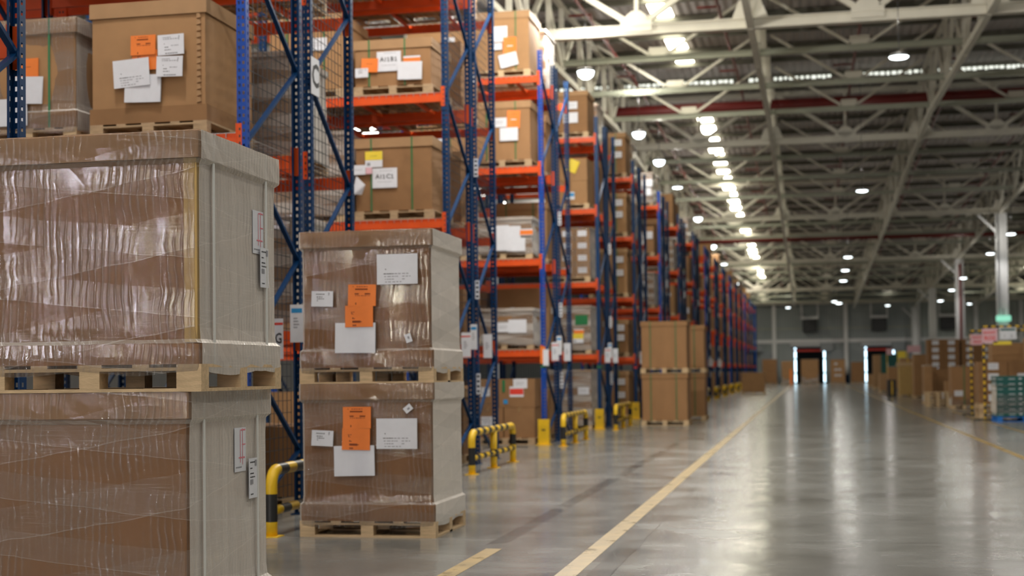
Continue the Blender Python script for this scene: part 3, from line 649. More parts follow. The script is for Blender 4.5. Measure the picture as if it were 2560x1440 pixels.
# ------------------------------------------------------------------ pallet racks
Y0, PITCH, RX = 13.17, 8.09, -5.45
LEV = [0.0, 2.0, 3.92, 5.88, 7.80]
BAY = 3.0; POSTH = 8.33
ORD = ['', 'nearest', 'second', 'third', 'fourth', 'fifth', 'sixth', 'seventh', 'eighth', 'ninth', 'tenth', 'eleventh', 'twelfth', 'thirteenth', 'fourteenth', 'fifteenth', 'sixteenth', 'seventeenth', 'last']
def post_mb(h, k):
    """cold-rolled upright: a punched web facing -y and two punched flanges"""
    mb = MB(); n = int(h/.075); w = .1; dpt = .08
    def punched(fx, width, cols, step, hh):
        xs = [0]
        for c in cols: xs += [c-.011, c+.011]
        xs.append(width)
        for i in range(int(h/step)):
            z0 = i*step; za = z0+step/2-hh; zb = z0+step/2+hh; z1 = z0+step
            mb.add([fx(0, z0), fx(width, z0), fx(width, za), fx(0, za)], [(0, 1, 2, 3)], k)
            mb.add([fx(0, zb), fx(width, zb), fx(width, z1), fx(0, z1)], [(0, 1, 2, 3)], k)
            for a in range(0, len(xs), 2): mb.add([fx(xs[a], za), fx(xs[a+1], za), fx(xs[a+1], zb), fx(xs[a], zb)], [(0, 1, 2, 3)], k)
    punched(lambda u, z: (-w/2+u, 0, z), w, [.028, .072], .075, .016)
    punched(lambda u, z: (w/2, u, z), dpt, [.05], .075, .016)
    punched(lambda u, z: (-w/2, dpt-u, z), dpt, [.03], .075, .016)
    mb.box(w/2-.02, w/2-.002, dpt-.004, dpt, 0, h, k); mb.box(-w/2+.002, -w/2+.02, dpt-.004, dpt, 0, h, k)
    mb.box(-.08, .08, -.03, .12, 0, .012, k)
    return mb
def post_plain(h, k):
    return MB().box(-.05, .05, 0, .006, 0, h, k).box(.044, .05, .006, .08, 0, h, k).box(-.05, -.044, .006, .08, 0, h, k).box(-.08, .08, -.03, .12, 0, .012, k)
def beam_mb():
    L = BAY-.1; mb = MB()
    mb.box(0, L, .0, .045, -.145, -.045, 'orange').box(0, L, .012, .045, -.045, 0, 'orange')
    for x, s in ((0, 1), (L, -1)):
        mb.box(min(x, x+s*.012), max(x, x+s*.012), -.02, .06, -.22, .09, 'orange')
        mb.box(x-.05 if s > 0 else x, x if s > 0 else x+.05, -.016, -.006, -.22, .09, 'orange')
        for i in range(4): 
            xx = x-.03 if s > 0 else x+.03
            mb.box(xx-.008, xx+.008, -.018, -.0155, -.19+i*.07, -.165+i*.07, 'black')
    return mb
def deck_mb(dp):
    L = BAY-.12; mb = MB(); n = 26
    for i in range(n+1): x = L*i/n; mb.box(x-.003, x+.003, .0, dp, .0, .006, 'zinc')
    for j in range(9): yy = dp*j/8; mb.box(0, L, yy-.003, yy+.003, .006, .012, 'zinc')
    for i in range(n+1): x = L*i/n; mb.box(x-.003, x+.003, -.004, 0, -.04, .006, 'zinc')
    return mb
def mesh_panel_mb(dp, h):
    mb = MB(); n = int(dp/.12); 
    for i in range(n+1): yy = dp*i/n; mb.box(-.003, .003, yy-.003, yy+.003, 0, h, 'darkwire')
    for j in range(int(h/.13)+1): mb.box(-.003, .003, 0, dp, j*.13-.003, j*.13+.003, 'darkwire')
    return mb
def rack(k, rear, bays):
    """one single-sided rack of row k; the row's two racks stand back to back"""
    y0 = Y0+PITCH*(k-1)+(1.88 if rear else 0); dp = 1.52 if rear else 1.60
    side = 'side facing away' if rear else 'side facing the camera'
    if k > 8: g = 'distant pallet rack rows'; lb = 'distant blue and orange pallet rack, %s row from the camera, %s' % (ORD[k], side)
    if k <= 8: lb = 'blue and orange pallet rack, %s row from the camera, %s' % (ORD[k], side); g = 'pallet rack rows'
    t = thing('pallet_rack', lb, 'rack', (RX, y0, 0), 0, g)
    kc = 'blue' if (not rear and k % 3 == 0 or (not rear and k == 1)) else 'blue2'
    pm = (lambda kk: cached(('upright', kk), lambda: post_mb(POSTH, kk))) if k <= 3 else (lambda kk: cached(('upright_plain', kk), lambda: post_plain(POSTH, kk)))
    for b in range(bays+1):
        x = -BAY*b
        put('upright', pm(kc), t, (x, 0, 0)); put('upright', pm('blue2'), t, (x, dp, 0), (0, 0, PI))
        zig = []; z = .70; s = 1
        # zigzag bracing: outer nodes at 1.73, 3.8, 5.87, 7.94 ; inner nodes at .7, 2.77, 4.83, 6.9
        nodes = []
        zz = .70; inner = True
        while zz < 8.2: nodes.append((inner, zz)); zz += 1.033; inner = not inner
        nodes = [(False, -.33+.4)]+nodes
        def ypos(inn): return (dp-.05 if inn else .05) if not rear else (.05 if inn else dp-.05)
        if k <= 4:
            for (a, za), (c, zc) in zip(nodes, nodes[1:]):
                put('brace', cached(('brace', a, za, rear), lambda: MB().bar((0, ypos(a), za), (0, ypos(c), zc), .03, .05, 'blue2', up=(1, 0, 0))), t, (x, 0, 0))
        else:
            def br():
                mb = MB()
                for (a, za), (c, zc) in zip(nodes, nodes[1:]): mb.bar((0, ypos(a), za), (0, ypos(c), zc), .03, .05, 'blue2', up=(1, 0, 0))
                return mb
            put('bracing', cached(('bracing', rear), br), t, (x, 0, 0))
    for b in range(bays):
        for L in LEV[1:]:
            put('beam', cached('beam', beam_mb), t, (-BAY*(b+1)+.05, .012, L))
            put('beam', cached('beam', None), t, (-BAY*b-.05, dp-.012, L), (0, 0, PI))
            for i in range(3):
                put('support_bar', cached(('support_bar', rear), lambda: MB().box(-.03, .03, .06, dp-.06, -.06, -.012, 'orange')), t, (-BAY*(b+1)+.6+i*.9, 0, L))
            if k <= 8: put('wire_deck', cached(('wire_deck', rear), lambda: deck_mb(dp-.02)), t, (-BAY*(b+1)+.06, .01, L-.01))
    if k <= 2:
        put('mesh_panel', cached(('mesh_panel', dp), lambda: mesh_panel_mb(dp-.2, 8.1)), t, (-.07, .1, .2))
    return t
def sign_part(t, kind, y, z0, z1, w, x=.07, turn=0):
    """location sign on the aisle end of the rack, facing the camera"""
    def mk():
        mb = MB(); h = z1-z0
        mb.box(0, w, -.004, .004, 0, h, 'paper')
        if kind == 'red': mb.box(0, w, -.006, -.004, h*.82, h*.87, 'rpaper'); mb.box(0, w, -.006, -.004, h*.02, h*.04, 'rpaper')
        if kind == 'blue': mb.box(w*.1, w*.9, -.006, -.004, h*.78, h*.9, 'bpaper')
        if kind in ('red', 'blue', 'plain'):
            for i in range(4): mb.box(w*.25, w*(.55+.06*(i % 3)), -.006, -.004, h*(.62-.08*i), h*(.65-.08*i), 'grey_ink')
        if kind == 'strip':
            for i in range(4): mb.box(w*.2, w*.8, -.006, -.004, h*(.08+.24*i), h*(.2+.24*i), 'ink')
        if kind in ('AG', 'C'):
            vs, fs = text_geo(kind); s = .15 if kind == 'AG' else .36
            mb.add([(w*.5+a*s*(.72 if kind == 'AG' else .95), -.0065, h*.5+b*s) for a, b, _ in vs], fs, 'ink')
            if kind == 'AG': mb.box(0, w, -.006, -.004, h*.84, h*.9, 'rpaper')
        return mb
    return put('location_sign', cached(('location_sign', kind, w, round(z1-z0, 2)), mk), t, (x, y, z0), (0, 0, turn))
RACKS = {}
for k in range(1, 19):
    bays = 2 if k <= 5 else 1
    for rear in (False, True): RACKS[k, rear] = rack(k, rear, bays)
for k in range(1, 11):
    a = RACKS[k, False]; b = RACKS[k, True]
    if k == 1:
        sign_part(a, 'AG', .75, 1.68, 2.10, .17, -.04); sign_part(a, 'blue', 1.12, 1.86, 2.26, .15)
        # the round-edged sign with the row letter, on the flue side
        sign_part(b, 'C', -.02, 4.66, 5.08, .26, .06, PI/2)
    else:
        sign_part(a, 'red', .62, 1.76, 2.16, .15); sign_part(a, 'blue', 1.25, 1.90, 2.31, .11)
        sign_part(b, 'plain', .30, 1.77, 2.17, .15)
    sign_part(a, 'strip', 1.62, 1.17, 1.51, .07)
    if k > 1: sign_part(a, 'strip', 1.62, 2.74, 3.05, .07); sign_part(a, 'strip', 1.62, 4.77, 5.07, .07)
for k, kc in ((3, 'gstrap'), (4, 'gstrap'), (5, 'rpaper')):
    put('tape_band', MB().box(-.054, .054, -.004, .05, 1.62, 1.68, kc), RACKS[k, False])
put('warning_tag', MB().box(-.06, .05, -.030, -.024, 1.70, 2.06, 'opaper').box(.0, .12, -.036, -.030, 1.66, 2.0, 'paper'), RACKS[3, False])
# rear upright of the rack row nearest the camera, cut off by the left edge
t0 = thing('pallet_rack', 'shaded blue rack upright cut off at the left edge of the picture', 'rack', (RX, 7.5, 0))
for yy, r in ((0, 0), (1.62, PI)): put('upright', cached(('upright', 'blue2'), None), t0, (0, yy, 0), (0, 0, r))
for i in range(7):
    za = .7+1.033*i; put('brace', MB().bar((0, .05 if i % 2 == 0 else 1.57, za), (0, 1.57 if i % 2 == 0 else .05, za+1.033), .03, .05, 'blue2', up=(1, 0, 0)), t0)
for i, L in enumerate(LEV[1:]):
    put('beam', cached('beam', None), t0, (-.05, 1.608, L), (0, 0, PI)); put('beam', cached('beam', None), t0, (-BAY+.05, .012, L))

# yellow post guards and striped barriers at the rack ends
def guard_mb():
    mb = MB(); t = .008
    mb.box(-.115, .115, -.09, -.09+t, 0, .54, 'yellow').box(-.115, -.115+t, -.09+t, .06, 0, .54, 'yellow').box(.115-t, .115, -.09+t, .06, 0, .54, 'yellow')
    mb.box(-.16, .16, -.15, .06, 0, .012, 'yellow'); mb.box(-.04, .04, -.092, -.09, .3, .33, 'black'); return mb
def barrier_mb(ln=3.0):
    mb = MB(); r = .055; H = .62; c = .14
    def arc(y0, z0, a0, a1): return [(0, y0+c*math.cos(a0+(a1-a0)*i/5), z0+c*math.sin(a0+(a1-a0)*i/5)) for i in range(6)]
    pts = [(0, 0, 0), (0, 0, .14), (0, 0, .30), (0, 0, .40)]+arc(c, H-c, PI, PI/2)
    ks = ['yellow', 'black', 'black', 'yellow']+['yellow']*5
    n = 12
    for i in range(1, n+1): pts.append((0, c+(ln-2*c)*i/(n+1), H)); ks.append('black' if i % 2 else 'yellow')
    a2 = arc(ln-c, H-c, PI/2, 0); pts += a2; ks += ['yellow']*6
    pts += [(0, ln, .30), (0, ln, .18), (0, ln, 0)]; ks += ['black', 'yellow', 'yellow']
    mb.tube(pts, r, 'yellow', 12, ks=ks[:len(pts)-1])
    return mb
def rail_mb(ln=3.0):
    pts = []; ks = []
    for i in range(15): pts.append((0, ln*i/14, .24)); ks.append('black' if i % 2 else 'yellow')
    return MB().tube(pts, .045, 'yellow', 12, ks=ks)
def mid_mb(): return MB().tube([(0, 0, 0), (0, 0, .18), (0, 0, .3), (0, 0, .6)], .055, 'yellow', 12, ks=['yellow', 'black', 'yellow'])
for k in range(1, 19):
    y = Y0+PITCH*(k-1)
    far = k > 8
    if k >= 2:
        g = put('post_guard', cached('guard', guard_mb), None, (RX, y, 0))
        tag(g, 'distant yellow guard on the foot of the %s rack row upright' % ORD[k] if far else 'yellow steel guard on the foot of the %s rack row upright' % ORD[k], 'post guard', 'distant post guards' if far else 'post guards')
    t = thing('safety_barrier', 'distant yellow and black tube barrier at the %s rack row end' % ORD[k] if far else 'yellow and black striped tube barrier at the %s rack row end' % ORD[k], 'barrier', (-4.95, y-.55, 0), 0, 'distant rack end barriers' if far else 'rack end barriers')
    put('tube_frame', cached('barrier', barrier_mb, True), t); put('rail', cached('rail', rail_mb, True), t)
    put('post', cached('midpost', mid_mb, True), t, (0, 1.5, 0))
    for yy in (0, 1.5, 3.0): put('base_plate', cached('base_plate', lambda: MB().box(-.09, .09, -.09, .09, 0, .01, 'yellow')), t, (0, yy, 0))

# ------------------------------------------------------------------ loads in the racks
def lvl(i): return ['on the floor', 'on the first beam level', 'on the second beam level', 'on the third beam level', 'on the top beam level'][i]
def place_words(k, rear, slot, lv):
    return '%s of %s rack row, %s%s' % (lvl(lv), ORD[k], 'back' if rear else 'front', '' if slot == 0 else ' inner')
rndL = random.Random(11)
TOPS = {(1, 2): 5.30, (1, 1): 3.2, (1, 3): 7.1, (2, 2): 5.21, (2, 3): 6.76, (2, 4): 9.0, (3, 4): 9.2, (3, 3): 7.28, (3, 2): 4.81, (3, 1): 2.88, (3, 0): 1.42, (4, 4): 9.05, (4, 3): 7.26, (4, 2): 5.38, (4, 1): 3.29, (4, 0): 1.58, (5, 4): 9.25, (5, 3): 7.3, (5, 2): 5.5, (5, 1): 3.2, (5, 0): 1.55}
def load(k, rear, slot, lv):
    y0 = Y0+PITCH*(k-1)+(1.88 if rear else 0)
    z = LEV[lv]+(.004 if lv else 0)
    w = 1.27; d = 1.25; xr = -5.66 if not rear else -5.68
    if k == 1 and not rear: xr = -5.83
    if k == 1 and slot: w = 1.10
    x = xr-w/2-(0 if slot == 0 else 1.27+.15); y = y0+.02+d/2+.005
    if rear: y = y0+.12+d/2
    key = (k, lv); far = k > 8
    rnd = random.Random(k*100+lv*10+slot*3+rear)
    top = TOPS.get(key) if (not rear and slot == 0) else None
    H = (top-z-.144) if top else rnd.choice([1.12, 1.2, 1.28, 1.0, .8]) if lv < 4 else rnd.choice([1.1, 1.25, 1.3])
    H = round(min(H, 1.5), 3)
    g = 'distant loads in the far rack rows' if far else None
    pw = place_words(k, rear, slot, lv)
    wk = rnd.choice(['wood', 'wood', 'wood2'])
    pallet(x, y, z, ('distant ' if far else '')+'wooden pallet '+pw, w, d, wk, group='distant pallets in the far rack rows' if far else 'pallets in the racks')
    zb = z+.144
    # ---- loads the photo shows in detail
    if (k, rear, slot) == (4, False, 0) and lv == 3:
        h = H/2
        for i in range(2):
            c = small_carton(x, y, zb+i*h, 1.15, 1.1, round(h-.005, 3), 'brown carton with '+('a yellow note, upper' if i else 'a blue label, lower')+' of two, fourth rack row', 'card2')
            if i: stick(c, 'ynote', .20, .40, -.56, tilt=.4)
            else: stick(c, 'bluelabel', .12, .22, -.56)
        return
    if (k, rear, slot) == (4, False, 0) and lv == 2:
        for r in range(4):
            for q in range(3):
                h = H/4
                c = small_carton(x-.42+.42*q, y, zb+r*h, .40, 1.1, round(h-.004, 3), 'small labelled carton, wrapped stack in fourth rack row, layer %s, %s' % (['one', 'two', 'three', 'four'][r], ['inner column', 'middle column', 'aisle column'][q]), 'card2', 'wlabel2', 'small cartons stacked in the fourth rack row')
        f = put('stretch_film', cached('film42', lambda: film_mb(1.29, 1.14, H+.01, .03, 0, .05, 'film')), None, (x, y, zb)); tag(f, 'clear film around the small carton stack in the fourth rack row', 'film'); return
    if (k, rear, slot, lv) == (3, False, 0, 0):
        for i, (x0, w0, z0, h0, lab) in enumerate(((-6.0, .66, 0, .64, None), (-6.68, .66, 0, .64, 'wlabel'), (-6.05, .78, .645, .60, 'redlabel'), (-6.78, .64, .645, .60, 'wlabel'))):
            c = small_carton(x0, y, zb+z0, w0, 1.1, h0, 'brown carton on the floor pallet of the third rack row, '+['bottom beside the upright', 'bottom inner', 'top with a red label', 'top inner'][i], 'card3', lab)
            if i == 2: stick(c, 'wlabel', .08, .5, -.556); stick(c, 'bluedot', -.24, .12, -.556); stick(c, 'greentag', -.28, .45, -.556)
        return
    style = rnd.random(); body = rnd.choice(['card', 'card2', 'card3', 'card2']); kw = {}
    white = False
    if (k, lv) in ((3, 2), (3, 1)) and not rear and slot == 0: white = True
    if far:
        c = carton(x, y, zb, w, d, H, 'distant brown box load '+pw, body, lidh=.12 if style < .5 else 0, group=g); return
    adj = 'tan lidded pallet box '; film = None; straps = None; lidh = .15
    if white: adj = 'white film-wrapped box load '; film = 'film2'; lidh = .06
    elif style < .42 or k in (1, 2, 3, 5) and not rear and slot == 0: straps = (-.32, .3)
    elif style < .72: adj = 'film-wrapped grey-brown box load '; film = 'film2'; lidh = .05
    else: adj = 'plain closed carton load '; lidh = 0
    if k == 1 and not rear and slot == 0: straps = None
    if (k, lv) == (1, 2) and slot == 1 and not rear: film = 'film'; adj = 'film-wrapped box with green strap '; straps = (.25,)
    if (k, lv, rear, slot) in ((4, 1, False, 0), (4, 0, False, 0)): film = 'film2'; adj = 'film-wrapped grey-brown box load '; straps = None
    if k == 4 and lv == 4 and not rear and slot == 0: straps = (.1,); film = None; lidh = .12; adj = 'tan lidded pallet box '
    if (k, lv, rear, slot) == (3, 4, False, 0): straps = (.33,); body = 'card2'
    if (k, lv, rear, slot) == (2, 3, False, 0): straps = (-.38, .20)
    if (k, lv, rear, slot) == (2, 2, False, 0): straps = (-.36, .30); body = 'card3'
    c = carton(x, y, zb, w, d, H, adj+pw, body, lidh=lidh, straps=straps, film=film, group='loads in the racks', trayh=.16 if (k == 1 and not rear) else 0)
    layer = [0]
    def S(kind, X, Z, tilt=0.0):
        stick(c, kind, X-x, Z-zb, -d/2-.006-.011*layer[0], tilt); layer[0] += 1
    if rear or slot:
        if (k, rear, slot, lv) == (1, False, 1, 2):
            S('oblank', -7.80, 4.68); S('blank', -7.98, 4.24); S('blank', -7.80, 4.46, .05)
        elif rnd.random() < .7:
            S(rnd.choice(['wlabel', 'wlabel2', 'blank', 'orangelabel']), x+rnd.uniform(-.3, .3), zb+H*.6)
        # label on the side seen from the aisle
        if slot == 0: stick(c, 'wlabel2', rnd.uniform(-.3, .3), H*.6, w/2+.006, face='side')
        return
    if key == (1, 2):
        S('orange2', -6.49, 4.70); S('orange', -6.50, 4.85); S('blank', -6.50, 4.41, .03); S('ship', -6.62, 4.57, -.06)
        S('form2', -6.185, 4.83, -.02); S('form2', -6.195, 4.61, .03)
        def zip_(): 
            b = MB()
            for i in range(15): b.prism([(-.018, i*.065), (.03, i*.065+.01), (.018, i*.065+.05), (-.015, i*.065+.055)], -.016, 0, 'lid')
            return b
        put('crimped_seam', zip_(), c, (.545, -d/2+.02, .18))
    elif key == (2, 3):
        S('AI1B1', -6.35, 6.41); S('oblank', -6.66, 6.36, .05); S('orangelabel', -5.97, 6.40); S('blank', -6.0, 6.24, .03); S('small', -6.78, 6.24)
    elif key == (2, 2):
        S('ystick', -6.61, 4.88); S('AI1C1', -6.43, 4.58); S('wlabel2', -6.86, 4.72); S('pinkdot', -6.68, 4.70); S('fold', -6.82, 4.47)
    elif key == (3, 4):
        S('AI2A2', -6.31, 8.72); S('oyellow', -6.09, 8.45); S('blank', -6.12, 8.15, -.2); S('small', -6.36, 8.45)
    elif key == (3, 3):
        S('wlabel', -6.33, 6.83); S('oyellow', -6.03, 6.88, .05); S('blank', -6.13, 6.57)
    elif key == (3, 2):
        S('blank', -6.1, 4.48); S('blank', -6.35, 4.5); S('orangelabel', -5.78, 4.48); S('blank', -6.0, 4.22); S('blank', -6.3, 4.24)
    elif key == (3, 1):
        S('blank', -6.0, 2.5); S('wlabel', -6.3, 2.48)
    elif key == (4, 1):
        S('greenlabel', -5.91, 2.91); S('orangelabel', -5.98, 2.60); S('ystick', -6.0, 2.42)
    elif key == (4, 0): S('wlabel', -5.88, 1.02)
    elif k == 5:
        for dz in (.75, .45): S('wlabel', x+.35, zb+H*dz)
    else:
        for i in range(rnd.choice([1, 2])): S(rnd.choice(['wlabel', 'blank', 'orangelabel', 'ystick', 'wlabel2']), x+rnd.uniform(.1, .42), zb+H*(.35+.3*i))
for k in range(1, 19):
    for lv in range(5):
        for rear in (False, True):
            if k > 8 and rear: continue
            if k > 8 and lv == 4 and k % 3 == 0: continue
            if k == 1 and lv == 4: continue
            load(k, rear, 0, lv)
            if k <= 3 and not (k == 1 and lv in (0, 4)): load(k, rear, 1, lv)

# ------------------------------------------------------------------ wrapped pallet boxes in the aisle
def hero(x, y, zbase, w, d, label, plabel, upper, near):
    pallet(x, y, zbase, plabel, w+.02, d+.01, 'wood', h=.150)
    zb = zbase+.150; H = 1.272
    c = carton(x, y, zb, w, d, H, label, 'card4', 'card5', lidh=.145, trayh=.15 if not near else .11, film='film', group=None, inset=.028,
               strap_side=(-.40, .38) if near else None, strapk='wstrap')
    return c, zb, H
# nearest stack (x from -4.53 to -3.23)
c1, z1, H1 = hero(-3.95, 7.80, 0, 1.30, 1.18, 'film-wrapped brown pallet box, lower of the nearest stack on the left', 'wooden pallet under the lower box of the nearest stack', False, True)
c2, z2, H2 = hero(-3.88, 7.79, 1.424, 1.30, 1.18, 'large film-wrapped brown pallet box, upper of the nearest stack', 'pale wooden pallet between the two boxes of the nearest stack', True, True)
for c, dz, dy in ((c1, 0, 0), (c2, 0, 0)):
    pass
put('edge_board', MB().box(-.075, .0, -.005, 0, .12, 1.13, 'edge').box(-.005, .0, 0, .06, .12, 1.13, 'edge'), c2, (.65-.022, -.59+.022, 0))
stick(c2, 'redsheet', 8.07-7.79, 2.37-z2, .637, face='side'); stick(c2, 'tall', 8.13-7.79, 2.16-z2, .652, face='side')
stick(c1, 'redsheet', 7.94-7.80, 1.07-z1, .637, face='side'); stick(c1, 'tall', 8.10-7.80, .89-z1, .652, face='side')
# second stack
xA, yA = -4.03, 12.66+.58
c3, z3, H3 = hero(xA, yA, 0, 1.29, 1.16, 'film-wrapped box with orange sheets, bottom of the stack beside the aisle', 'wooden pallet on the floor under the labelled stack', False, False)
c4, z4, H4 = hero(xA, yA, 1.424, 1.28, 1.14, 'film-wrapped box with orange sheets, top of the stack beside the aisle', 'wooden pallet between the two labelled wrapped boxes', True, False)
yf = -.58-.02
def S4(c, z, kind, X, Z, tilt=0.0, dy=0): stick(c, kind, X-xA, Z-z, yf+dy, tilt)
S4(c4, z4, 'ship', -3.71, 2.48); S4(c4, z4, 'orange', -4.05, 2.245, .02, -.006); S4(c4, z4, 'orange2', -4.08, 2.05, .0, -.006); S4(c4, z4, 'blank', -4.12, 1.85, .01); S4(c4, z4, 'small', -4.44, 2.22, .03); S4(c4, z4, 'tinytag', -3.61, 1.84, -.3)
S4(c3, z3, 'orange', -4.11, 1.11, 0, -.006); S4(c3, z3, 'orange2', -4.12, .91, .02, -.008); S4(c3, z3, 'ship', -3.73, .96); S4(c3, z3, 'blank', -4.14, .71, -.02); S4(c3, z3, 'small', -4.45, .92, .05); S4(c3, z3, 'tinytag', -3.62, 1.19, .9)

# ------------------------------------------------------------------ loads standing in the aisle further on
for (x, y, nm, dup) in ((-3.95, 40.3, 'front pair beside the fourth rack row', 0), (-3.75, 44.3, 'rear pair behind the front pair', 0)):
    for i in range(2):
        zz = i*1.46
        pallet(x, y, zz, 'pallet under the %s plain box, %s' % (['lower', 'upper'][i], nm), 1.32, 1.25, 'wood')
        c = carton(x, y, zz+.144, 1.30, 1.2, 1.31, 'plain brown box with green straps, %s of the %s' % (['lower', 'upper'][i], nm), 'card', 'card', lidh=.14, straps=(-.38, .33), trayh=0)
        if nm[0] == 'r' and i == 0: stick(c, 'wlabel', .3, .7, .656, face='side')
p = pallet(-3.5, 92.7, 0, 'pallet under the low wooden-sided box load far down the aisle', 1.5, 1.2, 'wood')
carton(-3.5, 92.7, .144, 1.5, 1.2, 1.25, 'low brown box load standing alone far down the aisle', 'card2', lidh=.08)
def simple(x, y, w, d, H, label, body='card2', film=None, lab=None, k='wood', pl='pallet under the ', lidh=0, n=1, z=0):
    pallet(x, y, z, pl+label, w, d, k)
    c = carton(x, y, z+.144, w-.04, d-.04, H, label, body, lidh=lidh, film=film)
    for i in range(n if lab else 0): stick(c, lab, -.2+.4*(i % 2), H*(.3+.25*(i//2)), -d/2-.0)
    return c
simple(-4.2, 158.5, 1.6, 1.2, 2.6, 'tall brown box load left of the far dock doors', 'card3')
simple(-2.3, 159.0, 1.3, 1.2, 2.4, 'grey-brown wrapped load beside the first far dock door', 'card2', 'film2')
simple(.1, 160.0, 1.9, 1.2, 2.55, 'wrapped load standing in the first far dock door', 'card2', 'film2')
simple(3.1, 160.0, 1.6, 1.2, 2.5, 'labelled carton load right of the first far dock door', 'card2', lab='wlabel', n=5)
simple(5.2, 160.2, 1.4, 1.2, 2.2, 'brown box load left of the second far dock door', 'card3')
tag(put('bollard', MB().box(-.14, .14, -.14, .14, 0, 1.6, 'opaper'), None, (-1.9, 157, 0)), 'orange bollard by the first far dock door', 'bollard')

# ------------------------------------------------------------------ goods along the right side
# green crates on a blue pallet at the right edge
bxp = 5.83; byp = 41.95
tag(put('plastic_pallet', cached('bpal', lambda: pallet_mb(1.5, 1.2, 'bluepl', .15)), None, (bxp, byp, 0)), 'blue plastic pallet under the green cartons at the right edge', 'pallet')
def gcrate():
    mb = bx_mb(.74, 1.15, .001, .138, 'teal'); mb.box(-.34, -.2, -.578, -.575, .05, .06, 'paper').box(-.05, .12, -.578, -.575, .05, .065, 'paper').box(.22, .3, -.578, -.575, .05, .08, 'paper')
    for i in range(5): mb.box(-.3725, -.3705, -.45+.18*i, -.38+.18*i, .03, .11, 'paper')
    return mb
RWN = ['bottom', 'second', 'third', 'fourth', 'fifth', 'sixth', 'seventh', 'top']
for r in range(8):
    for q in range(2):
        o = put('green_carton', cached('gc', gcrate), None, (bxp-.375+.75*q, byp, .15+.14*r)); tag(o, 'flat dark green carton, %s layer, %s column of the right edge stack' % (RWN[r], ['left', 'right'][q]), 'box', 'green cartons at the right edge')
f = put('stretch_film', cached('gfilm', lambda: film_mb(1.52, 1.17, .90, .02, 0, -.42, 'film')), None, (bxp, byp, .12)); tag(f, 'clear film band around the green cartons', 'film')
# striped sign frames
def frame(x, y, w, label, h=2.68):
    t = thing('sign_frame', label, 'sign', (x, y, 0))
    def pole(): 
        n = 26; pts = [(0, 0, h*i/n) for i in range(n+1)]
        return MB().tube(pts, .03, 'yellow', 8, ks=['black' if i % 2 else 'yellow' for i in range(n)])
    put('post', cached(('fpole', h), pole), t); put('post', cached(('fpole', h), None), t, (w, 0, 0))
    def bar():
        n = 24; pts = [(w*i/n, 0, h) for i in range(n+1)]
        return MB().tube(pts, .03, 'yellow', 8, ks=['black' if i % 2 else 'yellow' for i in range(n)])
    put('top_bar', cached(('fbar', w, h), bar), t)
    for xx in (0, w): put('foot', cached('ffoot', lambda: MB().box(-.3, .3, -.03, .03, 0, .04, 'black').box(-.03, .03, -.3, .3, 0, .04, 'black')), t, (xx, 0, 0))
    return t
def board(t, x, z, w, h, k, lines_, ink='ink', size=.1, name='sign_board'):
    mb = MB().box(-w/2, w/2, -.01, .01, -h/2, h/2, k)
    for s, dz, sc in lines_:
        vs, fs = text_geo(s); mb.add([(a*size*sc, -.013, b*size*sc+dz) for a, b, _ in vs], fs, ink)
    return put(name, mb, t, (x, -.06, z))
fa = frame(4.93, 42.75, 2.6, 'black and yellow striped sign frame in front of the labelled cartons')
board(fa, .16, 2.42, .42, .42, 'pink', [('MARKET', .09, .9), ('ROS', -.07, 1.6)], 'rpaper')
b2 = board(fa, .66, 2.48, .46, .34, 'paper', [('1    2', -.08, 1.2)], 'grey_ink')
put('green_header', MB().box(-.2, .2, -.014, -.011, .08, .14, 'teal'), b2)
board(fa, .5, 2.21, .5, .10, 'ypaper', [])
fb = frame(5.05, 47.2, 2.6, 'striped sign frame behind the first one, with a pink board')
board(fb, .2, 2.4, .44, .34, 'pink', [('MARKET', .07, .8), ('ROS', -.07, 1.2)], 'rpaper'); board(fb, .55, 2.42, .3, .3, 'paper', [])
# cartons on pallets behind frame one
for i in range(3): pallet(5.85, 45.4, .144*i, 'wooden pallet under the labelled carton stack, %s of three' % ['lowest', 'middle', 'highest'][i], 1.7, 1.2, 'wood2' if i == 1 else 'wood')
for r in range(4):
    for q in range(2):
        small_carton(5.43+.84*q, 45.4, .432+.315*r, .82, 1.1, .31, 'brown carton behind the sign frame, %s layer, %s' % (['bottom', 'second', 'third', 'top'][r], ['left one', 'right one'][q]), 'card3', 'wlabel' if (q == 0 or r == 2) else None, 'labelled cartons behind the sign frame')
simple(6.72, 50.2, 1.5, 1.2, 2.2, 'grey-brown wrapped load behind the labelled cartons', 'card2', 'film2')
pallet(7.55, 48.2, 0, 'pallet under the printed carton load at the right edge', 1.4, 1.2)
c = carton(7.55, 48.2, .144, 1.4, 1.2, 2.3, 'tall carton load with white marks at the right edge', 'card2', lidh=0)
rr = random.Random(5)
for i in range(14): put('printed_mark', MB().box(-.02, .02, -.003, 0, -rr.uniform(.03, .12), rr.uniform(.03, .14), 'paper'), c, (-.62+.07*(i % 7), -.613, 1.55+.42*(i//7)))
